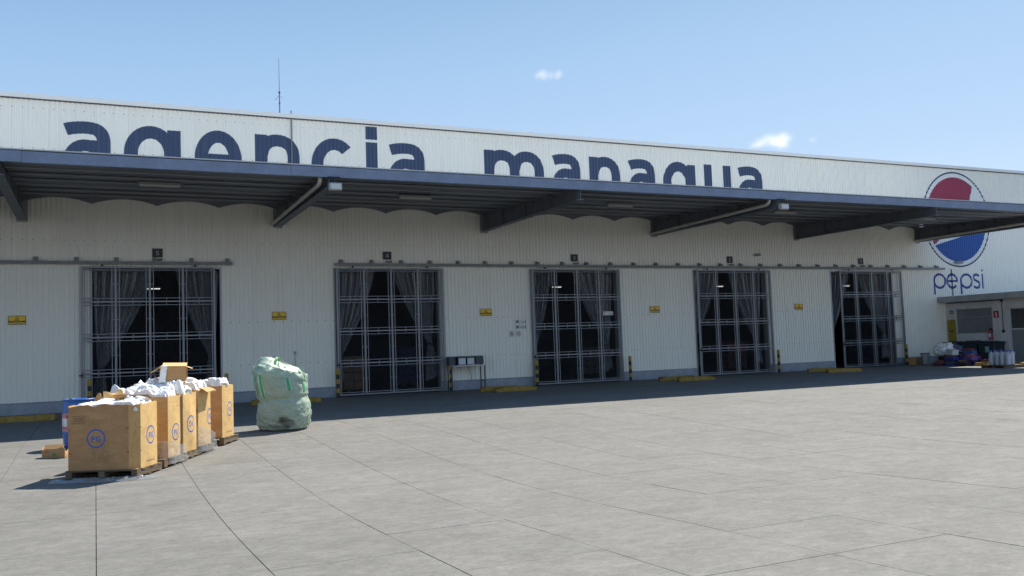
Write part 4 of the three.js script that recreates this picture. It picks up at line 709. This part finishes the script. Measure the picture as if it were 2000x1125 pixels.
/* ---------------------------------------------------------- green bulk bag */
{
  const bzz = 11.45, t = thing('bulk_bag', 'full pale green woven bulk bag with straps, standing alone on the yard', 'bulk bag', [3.50, gy(bzz), bzz], -0.3); t.scale.set(0.89, 1.02, 0.89);
  const weave = noiseTex(512, [[128, 128, 0.5, 61], [256, 256, 0.6, 62], [24, 30, 0.4, 63], [7, 8, 0.4, 64]], 0.86, 0.16);
  const NU = 150, NV = 120;
  const prof = [[0, 0.44], [0.03, 0.52], [0.10, 0.565], [0.25, 0.585], [0.4, 0.575], [0.48, 0.545], [0.56, 0.575], [0.7, 0.585], [0.82, 0.575], [0.9, 0.52], [0.95, 0.40], [0.985, 0.22], [1, 0.0]];
  const rad = v => { let i = 0; while (i < prof.length - 2 && prof[i + 1][0] < v) i++; const f = (v - prof[i][0]) / (prof[i + 1][0] - prof[i][0]); return prof[i][1] + (prof[i + 1][1] - prof[i][1]) * sm(Math.max(0, Math.min(1, f))); };
  const hgt = v => v < 0.82 ? v / 0.82 * 1.06 : 1.06 + (v - 0.82) / 0.18 * 0.24;
  const cols = [];
  const pt = (u, v, off = 0) => {
    const a = u * Math.PI * 2, ca = Math.cos(a), sa = Math.sin(a), se = Math.pow(Math.pow(Math.abs(ca), 3.2) + Math.pow(Math.abs(sa), 3.2), -1 / 3.2), y = hgt(v);
    let r = rad(v) * (0.65 + 0.35 * se); const cu = ca * 1.6, su = sa * 1.6;
    const low = Math.max(0, 1 - y / 0.75), hi = Math.max(0, (y - 0.75) / 0.5);
    r += 0.055 * (fbm(cu * 1.3, su * 1.3 + 4, y * 1.6, 3) - 0.5) * 2;
    r += (0.018 + 0.032 * low) * (ridge(cu * 1.6, y * 9 + su * 1.5, su * 1.4, 5) - 0.5) * 1.5;      // horizontal sag folds
    r += 0.06 * Math.min(1, hi) * (ridge(cu * 3 + 2, y * 5, su * 3, 4) - 0.5) * 1.6;          // gathered neck
    r -= 0.045 * Math.exp(-Math.pow((y - 0.62 - 0.05 * ca) / 0.035, 2)) * (0.3 + 0.7 * Math.max(0, -ca));
    const lean = -0.11 * sm(Math.min(1, Math.max(0, (y - 0.4) / 0.9))) ;
    const bumpTop = v > 0.9 ? 0.10 * fbm(ca * rad(v) * 6, sa * rad(v) * 6, 3, 3) + 0.10 * Math.exp(-(Math.pow(ca * rad(v) + 0.22, 2) + Math.pow(sa * rad(v), 2)) / 0.05) - 0.02 : 0, tilt = -0.15 * ca * rad(v) * sm(Math.min(1, Math.max(0, (y - 0.6) / 0.5)));
    r += off; return [ca * r + lean, Math.max(0.002, y + bumpTop + tilt + 0.03 * (noise3(cu * 2, su * 2, 5) - 0.5) * hi), sa * r * 0.94];
  };
  const g = surface(NU, NV, (u, v) => pt(u, v));
  const p = g.attributes.position, col = new Float32Array(p.count * 3), C = lin(0.43, 0.54, 0.42);
  for (let i = 0; i < p.count; i++) {                // dirt smeared on the cloth near the foot, in blotches with ragged outline
    const x = p.getX(i), y = p.getY(i), z = p.getZ(i), n = fbm(x * 7 + 3, y * 12, z * 7, 4), patch = Math.exp(-Math.pow((x - 0.10) / 0.22, 2) - Math.pow((y - 0.20) / 0.13, 2)) * (z > 0 ? 1 : 0);
    const d = Math.max(0, Math.min(1, (n + patch * 0.55 - 0.72) * 6)) * 0.75 + (y < 0.4 ? Math.max(0, Math.min(1, (fbm(x * 10, y * 26, z * 10 + 8, 3) - 0.58) * 7)) * 0.35 : 0), k = 0.94 + 0.12 * fbm(x * 3, y * 3, z * 3, 2);
    col[3 * i] = C.r * k * (1 - d) + 0.10 * d; col[3 * i + 1] = C.g * k * (1 - d) + 0.10 * d; col[3 * i + 2] = C.b * k * (1 - d) + 0.085 * d;
  }
  g.setAttribute('color', new THREE.BufferAttribute(col, 3));
  obj('sack', g, new THREE.MeshStandardMaterial({ vertexColors: true, roughness: 0.55, map: rep(weave, 4, 3) }), t);
  const strapMat = std(lin(0.06, 0.32, 0.14), 0.6), trim = std(lin(0.55, 0.72, 0.5), 0.6);
  const strap = (u, w, y0, y1, up, m) => surface(2, 24, (s, v) => { const vv = y0 + (y1 - y0) * v, q = pt(u + (s - 0.5) * w, Math.min(0.84, vv), 0.012); if (vv > 0.84) { const e = (vv - 0.84) / 0.16; q[1] += e * up; q[0] *= 1 - 0.16 * e; q[2] *= 1 - 0.16 * e; } return q; });
  for (const [u, w, y0, y1, up] of [[0.355, 0.016, 0.50, 0.96, 0.1], [0.19, 0.02, 0.62, 0.98, 0.12], [0.42, 0.014, 0.52, 0.95, 0.05], [0.07, 0.02, 0.62, 0.99, 0.12], [0.69, 0.018, 0.6, 0.98, 0.1], [0.86, 0.018, 0.6, 0.98, 0.1]]) { const s = obj('strap', strap(u, w, y0, y1, up), strapMat, t); obj('stitched_edge', [strap(u - w * 0.62, 0.003, y0, y1, up), strap(u + w * 0.62, 0.003, y0, y1, up)], trim, s); }
  obj('strap_loop', [surface(2, 24, (s, v) => { const a = v * Math.PI; return [-0.12 + (s - 0.5) * 0.055 + 0.10 * Math.cos(a) * 0.4, 1.18 + 0.27 * Math.sin(a), 0.12 - 0.16 * Math.cos(a)]; })], std(lin(0.34, 0.62, 0.22), 0.6), t);
  obj('strap_loop', [surface(2, 20, (s, v) => { const a = v * Math.PI; return [0.40 + 0.09 * Math.cos(a), 1.02 + 0.20 * Math.sin(a), 0.20 + (s - 0.5) * 0.05 - 0.1 * v]; })], strapMat, t);
  // folded collar of cloth round the gathered mouth
  obj('collar', surface(110, 10, (u, v) => { const a = u * Math.PI * 2, n = ridge(Math.cos(a) * 3.2, Math.sin(a) * 3.2, v * 1.5 + 4, 3) - 0.5, q = pt(u, 0.80 + 0.055 * Math.sin(v * 3), 0.004 + 0.02 * Math.sin(v * Math.PI) + 0.055 * n); q[1] += 0.0 + v * 0.12 + 0.06 * n; q[0] *= 1 - 0.10 * v; q[2] *= 1 - 0.10 * v; return q; }), new THREE.MeshStandardMaterial({ color: lin(0.43, 0.57, 0.43), roughness: 0.55, map: rep(weave, 4, 1), side: THREE.DoubleSide }), t);
}

/* ------------------------------------------------- annex at the inner corner */
const AX = 37.2;
{
  const t = thing('annex_building', 'low white annex with a grey roof edge at the inside corner', 'building', [AX, 0, 0]);
  const w = (n, g, m, p = t) => obj(n, g, m, p);
  // wall with a hatch opening and a doorway
  const Z = [[0.0, 0.57, 0, 2.86], [0.57, 2.42, 0, 1.38], [0.57, 2.42, 2.50, 2.86], [2.42, 3.14, 0, 2.86], [3.14, 4.5, 2.46, 2.86], [4.5, 9, 0, 2.86]];
  w('wall', Z.map(([a, b, c, d]) => metres(span(0, 0.15, c, d, a + 0.03, b + 0.03))), annexWhite);
  w('end_wall', metres(span(0.151, 14, 0, 2.86, 8.83, 9.03)), annexWhite); w('rear_partition', span(3, 3.1, 0, 2.86, 0.05, 8.8), annexWhite);
  w('roof_slab', metres(span(-0.55, 14.4, 2.86, 3.14, 0.05, 9.5)), std(lin(0.50, 0.51, 0.52), 0.8, 0, { map: rep(plinthNoise, 0.4, 0.6) }));
  const hatch = w('hatch', [span(0.03, 0.06, 1.39, 2.49, 0.61, 2.44)], std(lin(0.25, 0.262, 0.27), 0.7, 0, { map: rep(plinthNoise, 0.5, 0.5) }));
  w('hatch_seam', [span(0.012, 0.03, 2.11, 2.14, 0.61, 2.44), span(0.018, 0.03, 1.40, 2.11, 1.15, 1.165)], std(lin(0.25, 0.26, 0.27), 0.6), hatch);
  w('hatch_frame', [span(-0.012, 0.02, 1.35, 1.385, 0.56, 2.49), span(-0.012, 0.02, 2.495, 2.53, 0.56, 2.49), span(-0.012, 0.02, 1.386, 2.494, 2.45, 2.49)], std(lin(0.36, 0.37, 0.37), 0.6));
  const col = w('corner_post', span(-0.07, -0.002, 0.02, 2.03, 0.15, 0.53), std(lin(0.42, 0.35, 0.03), 0.6, 0, { map: rep(yellowNoise, 1, 1) }));
  for (const y of [1.50, 0.93]) w('chevron', [bx(0.006, 0.045, 0.19, -0.074, y, 0.265).rotateX(0), bx(0.006, 0.045, 0.17, -0.074, y, 0.42)].map((g, i) => { g.translate(0.074, -y, -(i ? 0.42 : 0.265)); g.rotateX(i ? -0.5 : 0.5); return g.translate(-0.074, y, i ? 0.42 : 0.265); }), black, col);
  w('conduit', [pipe([V(-0.03, 2.83, 0.15), V(-0.03, 2.83, 1.6), V(-0.03, 2.83, 2.98)], 0.018, 16, 6), bar(V(-0.03, 2.79, 3.0), V(-0.03, 1.45, 3.0), 0.016, 6), bx(0.07, 0.10, 0.10, -0.035, 2.80, 3.0), bx(0.06, 0.13, 0.10, -0.03, 1.41, 3.0)], darkMetal);
  const door = w('door', [span(0.04, 0.08, 0.03, 1.45, 3.34, 4.42)], std(lin(0.20, 0.215, 0.225), 0.6));
  w('door_frame', [span(-0.02, 0.1, 0.0, 2.45, 3.16, 3.24), span(-0.02, 0.1, 2.40, 2.452, 3.241, 4.5), span(-0.02, 0.1, 0.0, 2.45, 4.46, 4.54), span(0.02, 0.09, 0.03, 2.40, 3.25, 3.34), span(0.02, 0.09, 1.46, 1.52, 3.341, 4.45), span(0.02, 0.09, 0.01, 0.03, 3.341, 4.45)], std(lin(0.55, 0.56, 0.56), 0.5));
  const wire = w('wire_panel', chainMesh(1.1, 0.88, 0.07, 0.004).map(g => g.rotateY(-Math.PI / 2).translate(0.055, 1.52, 3.34)), galvMat, door);
}
function wallSign(z, y, w, h, label, draw) {
  const t = thing('annex_sign', label, 'sign', [AX - 0.012, y, z], -Math.PI / 2); const tex = canvasTex(128, Math.round(128 * h / w), draw);
  obj('plate', bx(w, h, 0.012, 0, 0, -0.002), std(lin(0.5, 0.5, 0.5), 0.5), t); obj('face', new THREE.PlaneGeometry(w - 0.004, h - 0.004).translate(0, 0, 0.0052), std(0xffffff, 0.5, 0, { map: tex }), t);
}
wallSign(2.68, 2.19, 0.27, 0.32, 'red fire-equipment sign above the extinguisher on the annex', (c, W, H) => { c.fillStyle = 'rgb(158,34,52)'; c.fillRect(0, 0, W, H); c.fillStyle = 'rgb(222,210,212)'; c.fillRect(52, 44, 30, 84); c.fillRect(46, 34, 24, 14); c.fillRect(40, 44, 12, 10); });
wallSign(0.36, 2.39, 0.22, 0.18, 'small green sign above the yellow corner post', (c, W, H) => { c.fillStyle = 'rgb(66,120,92)'; c.fillRect(0, 0, W, H); c.fillStyle = 'rgb(190,206,196)'; c.fillRect(34, 34, 22, 40); c.fillRect(68, 30, 26, 44); });
wallSign(0.38, 2.165, 0.24, 0.24, 'small white notice between green sign and yellow corner post', (c, W, H) => { c.fillStyle = 'rgb(206,208,204)'; c.fillRect(0, 0, W, H); c.fillStyle = 'rgb(90,92,94)'; for (let y = 26; y < H - 20; y += 18) c.fillRect(24, y, 80, 5); });
{
  const t = thing('fire_extinguisher', 'dark red fire extinguisher hung on the annex wall', 'extinguisher', [AX - 0.13, 1.03, 2.42]);
  obj('cylinder', new THREE.LatheGeometry([[0, 0], [0.085, 0.0], [0.09, 0.02], [0.09, 0.36], [0.07, 0.42], [0.03, 0.45], [0.03, 0.47], [0, 0.47]].map(p => new THREE.Vector2(...p)), 18), std(lin(0.28, 0.04, 0.045), 0.4), t);
  obj('label', new THREE.CylinderGeometry(0.0925, 0.0925, 0.15, 14, 1, true, 3.9, 1.6).translate(0, 0.22, 0), std(lin(0.55, 0.5, 0.5), 0.5, 0, { side: THREE.DoubleSide }), t);
  obj('valve', [bx(0.05, 0.04, 0.14, 0, 0.49, 0.01), bx(0.03, 0.02, 0.16, 0, 0.53, 0.03)], black, t); obj('hose', pipe([V(0, 0.48, 0.07), V(-0.05, 0.42, 0.13), V(-0.06, 0.25, 0.11), V(-0.05, 0.12, 0.09)], 0.012, 16, 6), black, t);
  obj('wall_hook', bx(0.06, 0.06, 0.05, 0.10, 0.44, 0), darkMetal, t);
}
/* dark wheeled bins along the annex wall */
const binMat = std(lin(0.02, 0.032, 0.045), 0.45);
[[0.95, 1.0, 'dark navy wheelie bin beside the yellow corner post'], [1.88, 1.02, 'dark navy wheelie bin in the middle, below the grey hatch'], [2.78, 0.98, 'dark navy wheelie bin with a pale green sticker, below the extinguisher']].forEach(([z, h, label], i) => {
  const t = thing('wheelie_bin', label, 'bin', [AX - 0.62, 0, z], -Math.PI / 2, 'dark wheelie bins along the annex');
  const g = clean(rbx(0.84, h - 0.14, 0.74, 0.04, 0, (h - 0.14) / 2 + 0.07, 0)), p = g.attributes.position; for (let n = 0; n < p.count; n++) { const f = 0.86 + 0.14 * p.getY(n) / h; p.setX(n, p.getX(n) * f); p.setZ(n, p.getZ(n) * f); } g.computeVertexNormals();
  obj('body', g, binMat, t); obj('lid', [rbx(0.88, 0.05, 0.80, 0.02, 0, h - 0.045, 0), rbx(0.5, 0.04, 0.4, 0.02, 0, h - 0.01, 0)], binMat, t); obj('rim', rbx(0.90, 0.04, 0.82, 0.015, 0, h - 0.10, 0), std(lin(0.028, 0.04, 0.055), 0.4), t);
  for (const sx of [-1, 1]) for (const sz of [-1, 1]) obj('wheel', bar(V(sx * 0.33 - 0.02, 0.07, sz * 0.25), V(sx * 0.33 + 0.02, 0.07, sz * 0.25), 0.07, 14), black, t);
  if (i === 2) obj('sticker', bx(0.2, 0.26, 0.004, 0.05, 0.62, 0.364), std(lin(0.22, 0.42, 0.38), 0.5), t);
});
/* bucket, gas cylinder, brown carton by door one */
{
  const t = thing('white_bucket', 'dirty white bucket with dark lid by the wall', 'bucket', [34.75, 0.0, 0.75]);
  obj('pail', new THREE.LatheGeometry([[0, 0.002], [0.16, 0.002], [0.165, 0.02], [0.195, 0.46], [0.205, 0.47], [0.205, 0.5], [0.19, 0.5]].map(p => new THREE.Vector2(...p)), 24), std(lin(0.5, 0.51, 0.5), 0.5, 0, { map: rep(plinthNoise, 1, 1) }), t);
  obj('lid', new THREE.CylinderGeometry(0.20, 0.205, 0.035, 24).translate(0, 0.515, 0), std(lin(0.03, 0.035, 0.045), 0.5), t);
  obj('handle', new THREE.TorusGeometry(0.205, 0.006, 5, 20, Math.PI).rotateX(Math.PI - 0.35).translate(0, 0.42, 0.0), galvMat, t);
  const c = thing('gas_cylinder', 'grey gas cylinder with black valve guard beside the bucket', 'cylinder', [34.85, 0.0, 1.55]);
  obj('body', new THREE.LatheGeometry([[0, 0.002], [0.10, 0.002], [0.115, 0.02], [0.115, 0.50], [0.10, 0.57], [0.06, 0.61], [0.035, 0.63], [0.035, 0.66]].map(p => new THREE.Vector2(...p)), 20), std(lin(0.36, 0.37, 0.39), 0.4, 0.3), c);
  obj('valve', [new THREE.CylinderGeometry(0.05, 0.06, 0.12, 12).translate(0, 0.70, 0), bar(V(-0.06, 0.76, 0), V(0.06, 0.76, 0), 0.018, 8), new THREE.SphereGeometry(0.03, 10, 8).translate(0, 0.81, 0)], black, c);
  const b = thing('damp_carton', 'flat brown carton on the ground beside the striped post of door one', 'carton', [34.25, 0.0, 0.62], 0.15);
  obj('panel', wallPanel([-0.24, 0.18], [0.24, 0.18], 0.34, 0.01, 91, 0.04, 6, 5), card(cardTex({ base: 'rgb(110,92,60)' })), b); obj('panel', wallPanel([0.24, 0.179], [0.24, -0.18], 0.34, 0.01, 92, 0.04, 6, 5), brownCard, b); obj('panel', wallPanel([-0.24, -0.18], [-0.24, 0.179], 0.34, 0.01, 93, 0.04, 6, 5), brownCard, b); obj('panel', wallPanel([0.239, -0.18], [-0.239, -0.18], 0.34, 0.01, 94, 0.04, 6, 5), brownCard, b);
  obj('lid_panel', bx(0.47, 0.008, 0.35, 0, 0.345, 0), brownCard, b);
}
/* soda crates with bottles, cans and rubbish at the inner corner */
function crate(pos, turn, cBody, cCaps, label, w = 0.44, d = 0.32, h = 0.14, bottles = true) {
  const t = thing('bottle_crate', label, 'crate', pos, turn, 'drinks crates heaped at the inner corner'), m = std(cBody, 0.45);
  obj('shell', [span(-w / 2, w / 2, 0, 0.012, -d / 2, d / 2), span(-w / 2, w / 2, 0.0125, h, d / 2 - 0.014, d / 2), span(-w / 2, w / 2, 0.0125, h, -d / 2, -d / 2 + 0.014), span(-w / 2, -w / 2 + 0.014, 0.0125, h, -d / 2 + 0.0145, d / 2 - 0.0145), span(w / 2 - 0.014, w / 2, 0.0125, h, -d / 2 + 0.0145, d / 2 - 0.0145)], m, t);
  obj('rim', [span(-w / 2 - 0.008, w / 2 + 0.008, h - 0.03, h - 0.012, d / 2 + 0.0005, d / 2 + 0.008), span(-w / 2 - 0.008, -w / 2 - 0.0005, h - 0.03, h - 0.012, -d / 2, d / 2)], m, t);
  if (bottles) for (let i = 0; i < 5; i++) for (let j = 0; j < 3; j++) { const x = (i - 2) * (w - 0.06) / 5, z = (j - 1) * (d - 0.06) / 3; const b = obj('bottle', new THREE.LatheGeometry([[0, 0.0], [0.032, 0.0], [0.034, 0.02], [0.034, 0.13], [0.014, 0.19], [0.013, 0.22], [0, 0.22]].map(p => new THREE.Vector2(...p)), 10), std(lin(0.10, 0.05, 0.04), 0.2), t); b.position.set(x, 0.014, z); obj('cap', new THREE.CylinderGeometry(0.016, 0.016, 0.018, 8).translate(0, 0.222, 0), std(cCaps, 0.4), b); }
}
const blueP = lin(0.025, 0.04, 0.26), redP = lin(0.42, 0.03, 0.05), blackP = lin(0.015, 0.015, 0.02), whiteP = lin(0.6, 0.6, 0.6), purpleP = lin(0.09, 0.04, 0.22);
crate([33.75, 0.002, 2.55], 1.45, blackP, whiteP, 'black crate at the bottom of the heap under the white bag');
crate([33.78, 0.24, 2.6], 1.5, blackP, lin(0.5, 0.2, 0.2), 'black crate of bottles directly under the white bag');
crate([33.45, 0.002, 3.15], 1.6, lin(0.03, 0.05, 0.20), redP, 'blue crate with red caps on the ground beside black crate');
crate([33.45, 0.24, 3.2], 1.55, blueP, lin(0.65, 0.58, 0.45), 'bright blue crate resting on the red-capped crate');
crate([33.5, 0.002, 3.72], 1.6, blackP, lin(0.5, 0.5, 0.2), 'black crate with pale yellow lip near the yellow wheel stop');
crate([34.3, 0.002, 3.55], 1.5, blueP, redP, 'blue crate low behind the black yellow-lipped crate');
crate([34.3, 0.24, 3.6], 1.5, purpleP, redP, 'purple tray of red-capped bottles at the back of the heap');
crate([34.28, 0.48, 3.45], 1.6, lin(0.03, 0.10, 0.30), redP, 'topmost tray of red and white cans by the bins');
crate([34.3, 0.002, 4.2], 1.5, purpleP, redP, 'purple tray on the ground in front of the bins', 0.5, 0.34, 0.16);
{
  const t = thing('white_bag', 'crumpled white plastic sack on top of the crates', 'bag', [33.8, 0.44, 2.55], 0.4);
  const blob = (r, sx, sy, sz, k) => { const g = ball(r, 14), p = g.attributes.position; for (let m = 0; m < p.count; m++) { const v = V(p.getX(m), p.getY(m), p.getZ(m)), s = 0.78 + 0.65 * (ridge(v.x * 7 + k, v.y * 7, v.z * 7, 4) - 0.35); p.setXYZ(m, v.x * s * sx, Math.max(-r * 0.6, v.y * s) * sy, v.z * s * sz); } g.computeVertexNormals(); return g; };
  obj('sack', blob(0.30, 0.9, 1.0, 1.35, 3).translate(0, 0.21, 0), film, t); obj('sack_neck', blob(0.13, 1, 1.1, 1.2, 8).translate(0.0, 0.42, 0.22), film, t);
  const c = thing('white_carton', 'grey-white carton tipped on the crates beside the white sack', 'carton', [33.55, 0.47, 3.15], 1.35), wc = std(lin(0.55, 0.54, 0.55), 0.8);
  obj('body', rbx(0.42, 0.22, 0.30, 0.008, 0, 0.12, 0).rotateZ(0.1), wc, c); obj('top_flap', new THREE.BoxGeometry(0.42, 0.008, 0.18).translate(0, 0, 0.09).rotateX(0.6).translate(0, 0.245, 0.14).rotateZ(0.1), wc, c); obj('tape', bx(0.425, 0.004, 0.05, 0, 0.233, -0.02).rotateZ(0.1), std(lin(0.4, 0.36, 0.28), 0.4), c);
}
{
  const lump = (r, sx, sy, sz, k) => { const g = ball(r, 12), p = g.attributes.position; for (let m = 0; m < p.count; m++) { const v = V(p.getX(m), p.getY(m), p.getZ(m)), s = 0.8 + 0.55 * (ridge(v.x * 6 + k, v.y * 6, v.z * 6, 4) - 0.35); p.setXYZ(m, v.x * s * sx, Math.max(-r * 0.55, v.y * s) * sy, v.z * s * sz); } g.computeVertexNormals(); return g; };
  const sack = (pos, c, k, label) => { const t = thing('refuse_sack', label, 'bag', pos, k); const m = std(c, 0.35); obj('sack', lump(0.27, 1, 1, 1.25, k).translate(0, 0.15, 0), m, t); obj('knot', lump(0.07, 1, 1.5, 1, k + 2).translate(0.02, 0.40, 0.02), m, t); };
  sack([34.25, 0.48, 2.75], lin(0.06, 0.05, 0.085), 4, 'dark purple refuse sack behind the white sack on the crates');
  sack([34.55, 0.002, 2.35], lin(0.02, 0.022, 0.028), 9, 'black refuse sack on the ground beside the gas cylinder');
  sack([34.9, 0.002, 3.0], lin(0.10, 0.11, 0.13), 15, 'grey refuse sack squeezed between crates and the bins');
}
crate([34.25, 0.002, 2.95], 1.4, blackP, redP, 'black crate with red caps under the dark purple sack');
crate([34.25, 0.24, 2.92], 1.5, blueP, whiteP, 'blue crate with white caps under the dark purple sack');
crate([33.2, 0.002, 2.75], 1.75, lin(0.10, 0.02, 0.03), redP, 'dark red crate standing out in front of the heap');
crate([33.62, 0.24, 3.95], 1.5, purpleP, lin(0.6, 0.1, 0.2), 'purple crate stacked on the black yellow-lipped crate');
/* pallet of tall bottles with blue caps, in the sun */
{
  const px = 32.35, pz = 6.35, y = gy(pz), t = thing('bottle_pallet', 'low dark pallet under blue-capped bottles', 'pallet', [px, y + 0.001, pz], Math.PI / 2 - 0.12);
  for (let i = 0; i < 6; i++) obj('deck_board', metres(bx(1.15, 0.02, 0.14, 0, 0.10, -0.42 + i * 0.168)), woodMats[(i * 2) % 3], t);
  for (const s of [-1, 0, 1]) obj('runner', metres(bx(0.08, 0.088, 0.98, s * 0.52, 0.045, 0)), woodMats[2], t);
  const body = new THREE.LatheGeometry([[0, 0], [0.085, 0], [0.10, 0.015], [0.10, 0.36], [0.095, 0.40], [0.055, 0.48], [0.036, 0.50], [0.036, 0.53], [0, 0.53]].map(p => new THREE.Vector2(...p)), 20), grey = std(lin(0.44, 0.45, 0.48), 0.35, 0.1), cap = std(lin(0.04, 0.08, 0.28), 0.4);
  const proto = new THREE.Group(); obj('body', body, grey, proto); obj('cap', new THREE.CylinderGeometry(0.046, 0.048, 0.05, 14).translate(0, 0.55, 0), cap, proto); obj('handle', new THREE.TorusGeometry(0.05, 0.009, 6, 14, Math.PI).rotateZ(-Math.PI / 2).translate(0.07, 0.44, 0), grey, proto);
  let n = 0;
  for (let i = 0; i < 4; i++) for (let j = 0; j < 2; j++) { const b = n++ ? proto.clone() : proto; b.name = numbered('tall_bottle'); b.position.set(px - 0.12 + j * 0.24 + rr(-0.02, 0.02), y + 0.112, pz - 0.36 + i * 0.235 + rr(-0.015, 0.015)); b.rotation.y = rr(0, 6); scene.add(b); tag(b, 'tall pale grey bottle with blue cap on the low pallet', 'bottle', 'blue-capped bottles on the low pallet'); }
}
renderer.render(scene, camera);
